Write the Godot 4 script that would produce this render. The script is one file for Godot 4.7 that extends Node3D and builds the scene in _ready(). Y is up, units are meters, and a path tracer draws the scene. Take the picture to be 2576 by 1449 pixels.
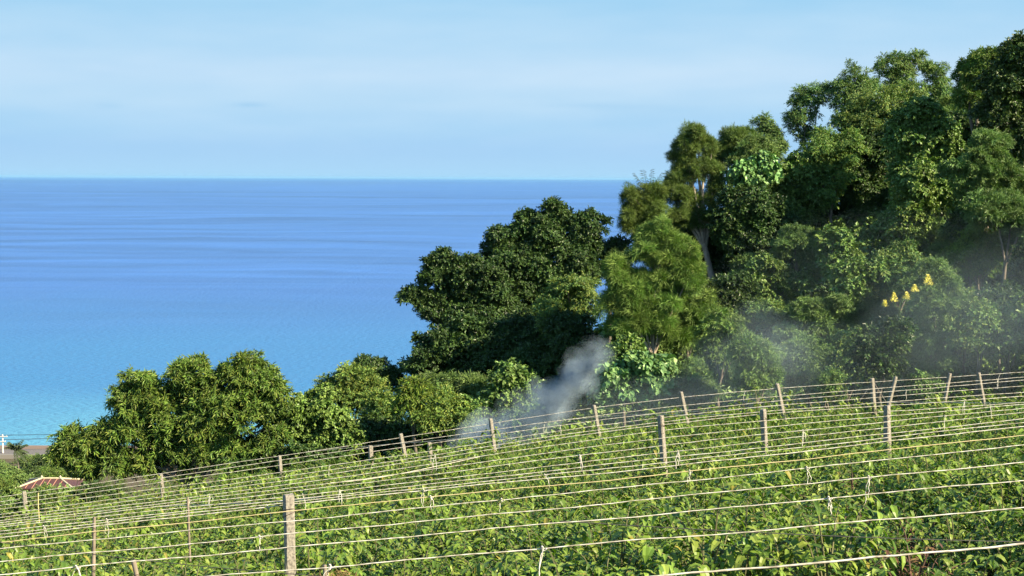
extends Node3D
# Hillside orchard under strung ropes above the sea, a wooded slope behind it with a thread of smoke.

const FOCAL := 1354.93            # pixels of a 1024-wide picture, 24 degrees tall
const EYE := 80.0                 # metres above the sea
const DISP := 2.51563             # pixels of the 2576-wide view of the photograph to one of 1024
var cam_basis: Basis
var rng := RandomNumberGenerator.new()
var bumps := FastNoiseLite.new()
var taken := {}
var mats := {}
var clumps := {}
var standing := []   # [x, y, half width, half height, depth] of the trees placed by hand

# ---------- small tools ----------
class Shape:
	var v := PackedVector3Array()
	var c := PackedColorArray()
	var i := PackedInt32Array()
	var n := PackedVector3Array()
	var smooth := false
	func put(p: Vector3, col: Color) -> int:
		v.append(p); c.append(col)
		return v.size() - 1
	func tri(a: int, b: int, d: int) -> void:
		i.append(a); i.append(b); i.append(d)
	func quad(a: Vector3, b: Vector3, d: Vector3, e: Vector3, col: Color) -> void:
		var k := put(a, col)
		put(b, col); put(d, col); put(e, col)
		tri(k, k + 1, k + 2); tri(k, k + 2, k + 3)
	func box(o: Vector3, x: Vector3, y: Vector3, z: Vector3, col: Color) -> void:
		# centre and three half axes
		var p := []
		for s in [[-1, -1, -1], [1, -1, -1], [1, 1, -1], [-1, 1, -1], [-1, -1, 1], [1, -1, 1], [1, 1, 1], [-1, 1, 1]]:
			p.append(o + x * s[0] + y * s[1] + z * s[2])
		for f in [[0, 1, 2, 3], [5, 4, 7, 6], [4, 0, 3, 7], [1, 5, 6, 2], [3, 2, 6, 7], [4, 5, 1, 0]]:
			quad(p[f[0]], p[f[1]], p[f[2]], p[f[3]], col)
	func tube(pts: Array, radii: Array, col: Color, sides := 6) -> void:
		var first := v.size()
		for k in pts.size():
			var along: Vector3 = (pts[mini(k + 1, pts.size() - 1)] - pts[maxi(k - 1, 0)]).normalized()
			var across := along.cross(Vector3.UP if absf(along.y) < 0.9 else Vector3.RIGHT).normalized()
			var other := along.cross(across)
			for s in sides:
				var a := TAU * s / sides
				put(pts[k] + (across * cos(a) + other * sin(a)) * radii[k], col)
		for k in pts.size() - 1:
			for s in sides:
				var a := first + k * sides + s
				var b := first + k * sides + (s + 1) % sides
				tri(a, b, b + sides); tri(a, b + sides, a + sides)
		var e := put(pts[pts.size() - 1], col)
		for s in sides:
			tri(first + (pts.size() - 1) * sides + s, first + (pts.size() - 1) * sides + (s + 1) % sides, e)
	func leaf(o: Vector3, dir: Vector3, nrm: Vector3, length: float, width: float, droop: float, col: Color) -> void:
		var side := dir.cross(nrm).normalized() * width * 0.5
		var mid := o + dir * length * 0.45 - nrm * droop * length * 0.12
		var tip := o + dir * length - nrm * droop * length * 0.55
		var lift := nrm * width * 0.16
		var a := put(o, col); var l := put(mid + side + lift, col)
		var t := put(tip, col); var r := put(mid - side + lift, col)
		tri(a, l, t); tri(a, t, r)
	func big_leaf(o: Vector3, dir: Vector3, nrm: Vector3, length: float, width: float, droop: float, col: Color) -> void:
		# a bent leaf folded along its midrib: base, two ribs of three points, tip
		var side := dir.cross(nrm).normalized() * width * 0.5
		var at := func(t: float) -> Vector3: return o + dir * length * (t - 0.18 * droop * t * t) - nrm * droop * length * 0.62 * t * t
		var lift := nrm * width * 0.13
		var p1: Vector3 = at.call(0.3); var p2: Vector3 = at.call(0.68); var p3: Vector3 = at.call(1.0)
		var a := put(o, col)
		var b := put(p1 + side * 0.92 + lift, col); put(p1, col); put(p1 - side * 0.92 + lift, col)
		var d := put(p2 + side * 0.8 + lift, col); put(p2, col); put(p2 - side * 0.8 + lift, col)
		var e := put(p3, col)
		tri(a, b, b + 1); tri(a, b + 1, b + 2)
		tri(b, d, d + 1); tri(b, d + 1, b + 1); tri(b + 1, d + 1, d + 2); tri(b + 1, d + 2, b + 2)
		tri(d, e, d + 1); tri(d + 1, e, d + 2)
	func done() -> ArrayMesh:
		var arrays := []
		arrays.resize(Mesh.ARRAY_MAX)
		arrays[Mesh.ARRAY_VERTEX] = v
		arrays[Mesh.ARRAY_COLOR] = c
		arrays[Mesh.ARRAY_INDEX] = i
		if smooth:
			var sums := PackedVector3Array(); sums.resize(v.size())
			for k in range(0, i.size(), 3):
				var f := (v[i[k + 2]] - v[i[k]]).cross(v[i[k + 1]] - v[i[k]])
				for q in 3:
					sums[i[k + q]] += f
			for k in sums.size():
				sums[k] = sums[k].normalized()
			arrays[Mesh.ARRAY_NORMAL] = sums
		var m := ArrayMesh.new()
		m.add_surface_from_arrays(Mesh.PRIMITIVE_TRIANGLES, arrays)
		return m

func numbered(called: String) -> String:
	var k: int = taken.get(called, 0)
	taken[called] = k + 1
	return called if k == 0 else "%s_%03d" % [called, k]

func tag(o: Node, label := "", category := "", group := "", kind := "") -> void:
	if label: o.set_meta("label", label)
	if category: o.set_meta("category", category)
	if group: o.set_meta("group", group)
	if kind: o.set_meta("kind", kind)

func thing(called: String, at: Vector3, label: String, category: String, group := "") -> Node3D:
	var o := Node3D.new()
	o.name = numbered(called)
	add_child(o)
	o.position = at
	tag(o, label, category, group)
	return o

func obj(called: String, mesh: Mesh, m: Material, parent: Node = self, at := Vector3.ZERO) -> MeshInstance3D:
	var o := MeshInstance3D.new()
	o.name = numbered(called) if parent == self else called
	o.mesh = mesh
	o.material_override = m
	o.position = at
	parent.add_child(o, true)
	return o

func many(called: String, mesh: Mesh, m: Material, places: Array, tints: Array, parent: Node) -> MultiMeshInstance3D:
	var mm := MultiMesh.new()
	mm.transform_format = MultiMesh.TRANSFORM_3D
	mm.use_colors = true
	mm.mesh = mesh
	mm.instance_count = places.size()
	for k in places.size():
		mm.set_instance_transform(k, places[k])
		mm.set_instance_color(k, tints[k])
	var o := MultiMeshInstance3D.new()
	o.name = called
	o.multimesh = mm
	o.material_override = m
	parent.add_child(o, true)
	return o

func from_pixel(u: float, w: float, d: float) -> Vector3:
	# the point at depth d in front of the eye that the 1024-wide photograph shows at u, w
	var ray := cam_basis * Vector3((u - 512.0) / FOCAL, -(w - 288.0) / FOCAL, -1.0)
	return Vector3(0, EYE, 0) + ray * (d / -ray.z)

func view(x: float, y: float, d: float) -> Vector3:
	return from_pixel(x / DISP, y / DISP, d)

func mat(colour: Color, rough := 0.8, vertex := false) -> StandardMaterial3D:
	var m := StandardMaterial3D.new()
	m.albedo_color = colour.linear_to_srgb()
	m.roughness = rough
	m.vertex_color_use_as_albedo = vertex
	return m

func noise_texture(seed_: int, freq: float, stops: Array, octaves := 4, size := 512) -> NoiseTexture2D:
	var n := FastNoiseLite.new()
	n.seed = seed_
	n.frequency = freq
	n.fractal_octaves = octaves
	var g := Gradient.new()
	g.offsets = PackedFloat32Array(stops.map(func(s): return s[0]))
	g.colors = PackedColorArray(stops.map(func(s): return s[1].linear_to_srgb()))
	var t := NoiseTexture2D.new()
	t.width = size
	t.height = size
	t.seamless = true
	t.noise = n
	t.color_ramp = g
	return t

func leaf_mat(key: String, rough: float, through: Color) -> StandardMaterial3D:
	if not mats.has(key):
		var m := mat(Color(1, 1, 1), rough, true)
		m.metallic_specular = 0.4
		m.backlight_enabled = true
		m.backlight = through
		m.cull_mode = BaseMaterial3D.CULL_DISABLED
		mats[key] = m
	return mats[key]

func unit(r: RandomNumberGenerator) -> Vector3:
	var z := r.randf_range(-1, 1)
	var a := r.randf() * TAU
	var s := sqrt(1.0 - z * z)
	return Vector3(s * cos(a), z, s * sin(a))

func table(x: float, xs: Array, ys: Array) -> float:
	if x <= xs[0]: return ys[0]
	for k in xs.size() - 1:
		if x <= xs[k + 1]:
			return lerpf(ys[k], ys[k + 1], (x - xs[k]) / (xs[k + 1] - xs[k]))
	return ys[ys.size() - 1]

# ---------- the lie of the land ----------
func rope_level(x: float, d: float) -> float:
	# height of the roped trellis above the orchard, relative to the eye
	var q := clampf(x, -26, 26)
	var e := clampf(d, 0, 46)
	return -0.93 + 0.0996 * q - 0.1895 * e - 0.001645 * q * q + 0.000797 * q * e + 0.000717 * e * e + (x - q) * (0.15 if x < 0 else 0.05) - (d - e) * 0.12

func crest(x: float) -> float:
	return table(x, [-200, -60, -30, -15, -6.6, 0.5, 7.5, 17, 30, 60, 120, 400], [-34, -26, -23, -19, -16, -13.5, -8.5, -3.0, 1.0, 8, 15, 30])

func ground(x: float, d: float) -> float:
	var y := rope_level(x, minf(d, 44.0)) - 2.2
	if d > 44.0:
		y -= 1.4 * smoothstep(44, 48, d)
		var t := clampf((d - 46.0) / 36.0, 0, 1)
		y = lerpf(y, crest(x), t * t * (3 - 2 * t) * 0.6 + t * 0.4)
		if d > 82.0:
			y -= 0.24 * (d - 82.0)
		var shore := lerpf(-77.0, -88.0, smoothstep(384, 404, d + 4.0 * sin(x * 0.02)))
		y = maxf(y, shore) if d < 384 else minf(y, shore)
	return EYE + y + bumps.get_noise_2d(x * 4.0, d * 4.0) * 0.12

func on_ground(x: float, d: float) -> Vector3:
	return Vector3(x, ground(x, d), -d)

func depth_at(x: float, y: float, above: float) -> float:
	# where the sight line through a pixel of the 2576-wide view comes within `above` metres of the slope
	var d := 47.5
	while d < 96.0:
		var p := view(x, y, d)
		if p.y <= ground(p.x, d) + above:
			return d
		d += 0.5
	return 84.0

# ---------- foliage ----------
func make_clumps() -> void:
	# kind: leaves, length, width, droop, spread, flatness, colours
	var kinds := {
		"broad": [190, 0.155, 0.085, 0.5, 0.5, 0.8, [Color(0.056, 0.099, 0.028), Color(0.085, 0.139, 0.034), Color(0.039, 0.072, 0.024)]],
		"mango": [170, 0.2, 0.052, 0.9, 0.5, 0.8, [Color(0.111, 0.194, 0.038), Color(0.151, 0.246, 0.048), Color(0.072, 0.134, 0.030), Color(0.171, 0.224, 0.055)]],
		"needle": [380, 0.36, 0.02, 0.35, 0.42, 0.9, [Color(0.181, 0.286, 0.075), Color(0.233, 0.356, 0.105), Color(0.130, 0.210, 0.060)]],
		"pine": [330, 0.26, 0.022, 0.1, 0.42, 0.75, [Color(0.103, 0.164, 0.040), Color(0.138, 0.211, 0.051), Color(0.076, 0.125, 0.032)]],
		"feather": [300, 0.19, 0.036, 0.4, 0.55, 0.45, [Color(0.140, 0.226, 0.069), Color(0.182, 0.278, 0.085), Color(0.099, 0.166, 0.054)]],
		"small": [260, 0.11, 0.055, 0.4, 0.52, 0.85, [Color(0.122, 0.216, 0.062), Color(0.167, 0.277, 0.078), Color(0.083, 0.156, 0.048), Color(0.218, 0.277, 0.069)]],
		"vine": [150, 0.15, 0.115, 0.7, 0.5, 0.9, [Color(0.144, 0.233, 0.060), Color(0.196, 0.287, 0.075), Color(0.093, 0.155, 0.041)]],
		"heart": [34, 0.36, 0.27, 0.8, 0.55, 0.8, [Color(0.163, 0.284, 0.098), Color(0.213, 0.348, 0.124), Color(0.112, 0.213, 0.072)]],
	}
	for kind in kinds:
		var q: Array = kinds[kind]
		clumps[kind] = []
		for variant in 3:
			var s := Shape.new()
			var r := RandomNumberGenerator.new()
			r.seed = hash(kind) + variant
			var twigs: int = maxi(6, int(q[0] / 11))
			var done := 0
			for t in twigs:
				var dir := unit(r)
				dir.y = absf(dir.y) * 0.9 - 0.25
				dir = dir.normalized()
				var reach: float = q[4] * r.randf_range(0.55, 1.25)
				var per: int = int(ceil(float(q[0] - done) / (twigs - t)))
				done += per
				for k in per:
					var f := (k + 0.5) / per
					var p := dir * reach * (0.25 + 0.75 * f)
					p.y *= q[5]
					p.y -= f * f * reach * 0.18 * q[3]
					var out := (dir * 0.8 + unit(r) * 0.75 + Vector3(0, -0.25 * q[3], 0)).normalized()
					var up := (Vector3(0, 1, 0) + unit(r) * 0.55).normalized()
					up = (up - out * up.dot(out)).normalized()
					var col: Color = q[6][r.randi() % q[6].size()]
					var k2 := r.randf_range(0.8, 1.2)
					col = Color(col.r * k2, col.g * k2, col.b * k2)
					var size: float = q[1] * r.randf_range(0.7, 1.25)
					if kind == "heart":
						s.big_leaf(p, out, up, size, q[2], q[3], col)
					else:
						s.leaf(p, out, up, size, q[2] * size / q[1], q[3], col)
			clumps[kind].append(s.done())

func foliage_mat(kind: String) -> StandardMaterial3D:
	if kind == "needle" or kind == "pine":
		return leaf_mat("needle", 0.6, Color(0.5, 0.55, 0.2))
	if kind == "broad" or kind == "vine" or kind == "heart":
		return leaf_mat("broad", 0.42, Color(0.42, 0.5, 0.16))
	return leaf_mat("small", 0.5, Color(0.5, 0.55, 0.18))

func tree(called: String, label: String, category: String, kind: String, d: float, blobs: Array, opt := {}) -> Node3D:
	# blobs: [x, y, half width, half height] in pixels of the 2576-wide view, at depth d plus an optional fifth number
	var r := RandomNumberGenerator.new()
	r.seed = hash(called) + int(blobs[0][0]) * 7 + int(blobs[0][1])
	var metre := DISP * FOCAL / d
	var mean := Vector3.ZERO
	var weight := 0.0
	var low := 1e9
	var centres := []
	for b in blobs:
		var p := view(b[0], b[1], d + (b[4] if b.size() > 4 else 0.0))
		centres.append(p)
		mean += p * b[2] * b[3]
		weight += b[2] * b[3]
		low = minf(low, p.y - b[3] / metre)
	mean /= weight
	if not opt.has("filler"):
		for b in blobs:
			standing.append([b[0], b[1], b[2], b[3], d])
	var foot_x: float = mean.x + opt.get("foot", 0.0)
	var base := on_ground(foot_x, d)
	var root := thing(called, base, label, category, opt.get("group", ""))
	# sub-crowns
	var subs := []
	for k in blobs.size():
		var b: Array = blobs[k]
		var a: float = b[2] / metre
		var h: float = b[3] / metre
		var z := (a + h) * 0.5 * 0.95
		subs.append([centres[k], 0.62 * Vector3(a, h, z), k])
		var count := 12 + int(minf(a * h * 1.5, 9.0))
		for j in count:
			var dir := unit(r)
			var far := r.randf_range(0.5, 0.95)
			var size := r.randf_range(0.2, 0.44)
			subs.append([centres[k] + Vector3(dir.x * a, dir.y * h, dir.z * z) * far, Vector3(a, h, z).lerp(Vector3.ONE * (a + h) * 0.5, 0.4) * size, k])
	var clump_size: float = opt.get("clump", 1.0) * 0.84
	var density: float = opt.get("density", 1.0)
	var tint: Color = opt.get("tint", Color(1, 1, 1))
	var spots := [[], [], []]
	var tints := [[], [], []]
	var tips := []
	for s in subs:
		var rad: Vector3 = s[1]
		var area := 4.0 * PI * pow((pow(rad.x * rad.y, 1.6) + pow(rad.x * rad.z, 1.6) + pow(rad.y * rad.z, 1.6)) / 3.0, 1.0 / 1.6)
		var n := maxi(3, int(area * 2.6 * density / (clump_size * clump_size)))
		var sub_tint := r.randf_range(0.82, 1.18)
		for j in n:
			var dir := unit(r)
			var p: Vector3 = s[0] + dir * rad * (r.randf_range(0.72, 1.06) if r.randf() < 0.76 else r.randf_range(1.05, 1.65))
			var buried := false
			for o in subs:
				var e: Vector3 = (p - o[0]) / o[1]
				if e.length_squared() < 0.36 and r.randf() < 0.85:
					buried = true
					break
			if buried or p.y < ground(p.x, -p.z) + 0.1:
				continue
			var y := (dir * 0.55 + Vector3(0, 0.8, 0) + unit(r) * 0.25).normalized()
			var x := y.cross(unit(r)).normalized()
			var size := clump_size * r.randf_range(0.7, 1.25)
			var w := r.randi() % 3
			spots[w].append(Transform3D(Basis(x, y, x.cross(y)).scaled(Vector3.ONE * size), p - base))
			var k2 := sub_tint * r.randf_range(0.85, 1.15)
			var warm := r.randf_range(0.92, 1.1)
			tints[w].append(Color(tint.r * k2 * warm, tint.g * k2, tint.b * k2))
			if r.randf() < 0.12:
				tips.append([p - base, s[2]])
	# trunk and limbs
	var wood: Color = opt.get("wood", Color(0.15, 0.13, 0.10))
	var tall := maxf(1.0, mean.y - base.y)
	var thick: float = opt.get("thick", clampf(tall * 0.02, 0.05, 0.2))
	var trunk := Shape.new()
	trunk.smooth = true
	var fork := Vector3((mean.x - base.x) * 0.55, maxf(0.5, (low - base.y) * 0.7 + 0.25 * (mean.y - low)), 0)
	var lean := Vector3(r.randf_range(-0.2, 0.2), 0, r.randf_range(-0.2, 0.2))
	trunk.tube([Vector3(0, -0.4, 0), Vector3(0, 0.25, 0), fork * 0.5 + lean, fork], [thick * 1.5, thick * 1.1, thick * 0.9, thick * 0.75], Color(1, 1, 1), 8)
	obj("trunk", trunk.done(), bark(wood), root)
	var limbs := Shape.new()
	limbs.smooth = true
	for k in blobs.size():
		var c: Vector3 = centres[k] - base
		limbs.tube([fork * 0.9, fork.lerp(c, 0.5) + unit(r) * 0.3, c], [thick * 0.6, thick * 0.42, thick * 0.28], Color(1, 1, 1), 6)
	for t in tips:
		var c: Vector3 = centres[t[1]] - base
		var start := fork.lerp(c, r.randf_range(0.55, 1.0))
		limbs.tube([start, start.lerp(t[0], 0.55) + unit(r) * 0.15, t[0]], [thick * 0.24, thick * 0.14, 0.012], Color(1, 1, 1), 4)
	obj("limbs", limbs.done(), bark(wood), root)
	for w in 3:
		if spots[w].size():
			var crown := many("crown", clumps[kind][w], foliage_mat(kind), spots[w], tints[w], root)
			tag(crown, "", "", "", "stuff")
	return root

func bark(c: Color) -> StandardMaterial3D:
	var key := "bark%s" % c
	if not mats.has(key):
		var m := mat(Color(1, 1, 1), 0.9)
		m.albedo_texture = noise_texture(5, 0.02, [[0.0, c * 0.55], [0.5, c], [1.0, c * 1.4]], 4, 256)
		m.uv1_triplanar = true
		m.uv1_scale = Vector3(1.2, 0.4, 1.2)
		mats[key] = m
	return mats[key]

# ---------- build ----------
func _ready() -> void:
	rng.seed = 11
	bumps.seed = 4
	bumps.frequency = 0.03
	set_camera()
	set_light()
	make_ground()
	make_sea()
	make_clumps()
	make_coast()
	make_hillside_trees()
	make_left_trees()
	make_orchard()
	make_trellis()
	make_small_things()
	make_smoke()

func set_camera() -> void:
	var cam := Camera3D.new()
	cam.name = "camera"
	add_child(cam)
	cam.fov = 24.0
	cam.near = 0.1
	cam.far = 120000.0
	cam_basis = Basis(Vector3.RIGHT, -atan(110.0 / FOCAL)) * Basis(Vector3.BACK, deg_to_rad(0.24))
	cam.transform = Transform3D(cam_basis, Vector3(0, EYE, 0))
	cam.current = true

func set_light() -> void:
	var sun := DirectionalLight3D.new()
	sun.name = "sun"
	add_child(sun)
	sun.light_energy = 1.6
	sun.light_color = Color(1.0, 0.93, 0.80)
	sun.light_angular_distance = 0.5
	sun.shadow_enabled = true
	var to_sun := Vector3(0.74, 0.57, 0.46).normalized()
	sun.look_at_from_position(to_sun * 100.0, Vector3.ZERO, Vector3.UP)
	var e := Environment.new()
	e.background_mode = Environment.BG_SKY
	e.tonemap_mode = Environment.TONE_MAPPER_LINEAR
	e.tonemap_exposure = 2.6
	e.sdfgi_enabled = true
	e.ssao_enabled = true
	e.ssil_enabled = true
	e.fog_enabled = true
	e.fog_density = 0.000013
	e.fog_light_color = Color(0.60, 0.84, 1.0)
	e.volumetric_fog_enabled = true
	e.volumetric_fog_density = 0.0
	var sky := Sky.new()
	var pano := PanoramaSkyMaterial.new()
	pano.panorama = ImageTexture.create_from_image(sky_picture())
	sky.sky_material = pano
	e.sky = sky
	var w := WorldEnvironment.new()
	w.name = "environment"
	w.environment = e
	add_child(w)

func sky_picture() -> Image:
	# clear air, paler in a thin veil some degrees up, with faint long streaks of cloud near the horizon
	var width := 4096
	var height := 2048
	var im := Image.create(width, height, false, Image.FORMAT_RGBF)
	var up := [-90.0, 0.0, 1.2, 2.2, 3.2, 4.3, 5.6, 7.6, 12.0, 25.0, 50.0, 90.0]
	var cs := [Vector3(0.42, 0.68, 0.93), Vector3(0.42, 0.69, 0.94), Vector3(0.40, 0.655, 0.925), Vector3(0.435, 0.69, 0.93), Vector3(0.49, 0.725, 0.935), Vector3(0.545, 0.755, 0.95), Vector3(0.46, 0.71, 0.93), Vector3(0.395, 0.675, 0.915), Vector3(0.34, 0.60, 0.88), Vector3(0.24, 0.47, 0.80), Vector3(0.16, 0.35, 0.70), Vector3(0.12, 0.28, 0.62)]
	var dim := 1.0 / 2.6
	var veil := FastNoiseLite.new()
	veil.seed = 21
	veil.frequency = 1.0
	veil.fractal_octaves = 4
	for row in height:
		var el := 90.0 - (row + 0.5) * 180.0 / height
		var k := 0
		while k < up.size() - 2 and el > up[k + 1]:
			k += 1
		var c: Vector3 = cs[k].lerp(cs[k + 1], smoothstep(0.0, 1.0, clampf((el - up[k]) / (up[k + 1] - up[k]), 0, 1)))
		if el < 0.0 or el > 14.0:
			im.fill_rect(Rect2i(0, row, width, 1), Color(c.x, c.y, c.z) * dim)
			continue
		for col in width:
			var az := wrapf((col + 0.5) / width * 360.0, -180.0, 180.0)   # the first column looks along -z
			var round_ := Vector2(cos(deg_to_rad(az)), sin(deg_to_rad(az)))
			var a := veil.get_noise_3d(round_.x * 4.0, el * 0.42, round_.y * 4.0)
			var b := veil.get_noise_3d(round_.x * 16.0 + 9.0, el * 1.5, round_.y * 16.0)
			var f := (0.04 * a + 0.018 * b) * smoothstep(0.2, 2.0, el) * smoothstep(14.0, 8.0, el)
			var q := c + Vector3(1.25, 0.8, 0.35) * f
			# two small grey-blue scraps of cloud and a long faint streak
			for s in [[-10.9, 2.98, 0.75, 0.09, 0.085], [-16.5, 2.85, 0.6, 0.12, 0.035], [3.0, 3.05, 2.2, 0.10, 0.035], [5.2, 2.95, 2.6, 0.16, 0.03]]:
				var e := pow(absf(az - s[0]) / s[2], 2.0) + pow(absf(el - s[1] - 0.05 * b) / s[3], 2.0)
				if e < 4.0:
					q -= Vector3(1.2, 0.9, 0.5) * s[4] * exp(-e * 1.3)
			im.set_pixel(col, row, Color(q.x, q.y, q.z) * dim)
	return im

func make_ground() -> void:
	var xs := []
	var ds := []
	var x := -420.0
	while x <= 420.0:
		xs.append(x)
		x += 2.0 if absf(x + 1.0) < 50 else 10.0
	var d := -60.0
	while d <= 424.0:
		ds.append(d)
		d += 1.0 if d >= 8 and d < 100 else 8.0
	var s := Shape.new()
	s.smooth = true
	for b in ds:
		for a in xs:
			s.put(on_ground(a, b), Color(1, 1, 1))
	for b in ds.size() - 1:
		for a in xs.size() - 1:
			var k: int = b * xs.size() + a
			s.tri(k, k + xs.size(), k + xs.size() + 1)
			s.tri(k, k + xs.size() + 1, k + 1)
	var m := mat(Color(1, 1, 1), 0.95)
	m.albedo_texture = noise_texture(2, 0.012, [[0.2, Color(0.055, 0.042, 0.026)], [0.5, Color(0.10, 0.075, 0.045)], [0.62, Color(0.06, 0.07, 0.025)], [0.9, Color(0.14, 0.11, 0.07)]], 5)
	m.uv1_triplanar = true
	m.uv1_world_triplanar = true
	m.uv1_scale = Vector3.ONE * 0.22
	var g := obj("ground", s.done(), m)
	tag(g, "brown soil slope under the orchard and the wood", "", "", "structure")

func make_sea() -> void:
	var s := Shape.new()
	s.smooth = true
	var n1 := FastNoiseLite.new()
	n1.seed = 8
	n1.fractal_octaves = 4
	n1.frequency = 1.0
	var rows := 420
	var cols := 90
	for j in rows + 1:
		var t := float(j) / rows
		var d := 372.0 * pow(90000.0 / 372.0, pow(t, 1.25))
		for k in cols + 1:
			var x := (k / float(cols) - 0.5) * (d * 1.5 + 700.0)
			# shallows over sand near the shore, deep water beyond, and wind lanes on it
			var off := d - 395.0 + 60.0 * n1.get_noise_2d(x * 0.004, d * 0.004)
			var depth := clampf(off / 620.0, 0, 1)
			var c := Vector3(0.088, 0.295, 0.42).lerp(Vector3(0.038, 0.175, 0.37), smoothstep(0.0, 0.22, depth)).lerp(Vector3(0.039, 0.126, 0.365), smoothstep(0.12, 1.0, depth))
			var bend := log(d) + 0.1 * n1.get_noise_2d(x * 0.0011, log(d) * 2.0)
			var lane := 0.8 * n1.get_noise_2d(x * 1.1 / d + 7.0, bend * 9.0) + 0.7 * n1.get_noise_2d(x * 2.6 / d, bend * 30.0)
			c *= 1.0 + 0.55 * lane * smoothstep(500.0, 1500.0, d)
			s.put(Vector3(x, 0, -d), Color(c.x, c.y, c.z))
	for j in rows:
		for k in cols:
			var a := j * (cols + 1) + k
			s.tri(a, a + cols + 1, a + cols + 2)
			s.tri(a, a + cols + 2, a + 1)
	var m := mat(Color(1, 1, 1), 0.32, true)
	m.metallic_specular = 0.5
	var nt := NoiseTexture2D.new()
	nt.width = 1024
	nt.height = 1024
	nt.seamless = true
	nt.as_normal_map = true
	nt.bump_strength = 8.0
	var nn := FastNoiseLite.new()
	nn.frequency = 0.02
	nn.fractal_octaves = 5
	nt.noise = nn
	m.normal_enabled = true
	m.normal_texture = nt
	m.normal_scale = 1.0
	m.uv1_triplanar = true
	m.uv1_world_triplanar = true
	m.uv1_scale = Vector3(0.011, 0.02, 0.03)
	var o := obj("sea", s.done(), m)
	tag(o, "calm blue sea, turquoise towards the shore", "", "", "structure")

# ---------- the far shore at the foot of the slope ----------
func strip(called: String, d0: float, d1: float, y0: float, y1: float, m: Material, x0 := -330.0, x1 := 60.0) -> MeshInstance3D:
	var s := Shape.new()
	var steps := 26
	for k in steps:
		var a := lerpf(x0, x1, float(k) / steps)
		var b := lerpf(x0, x1, float(k + 1) / steps)
		var mid := Vector3((a + b) * 0.5, (y0 + y1) * 0.5, -(d0 + d1) * 0.5)
		s.box(mid, Vector3((b - a) * 0.5, 0, 0), Vector3(0, (y1 - y0) * 0.5, 0), Vector3(0, 0, (d1 - d0) * 0.5), Color(1, 1, 1))
	return obj(called, s.done(), m)

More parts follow.
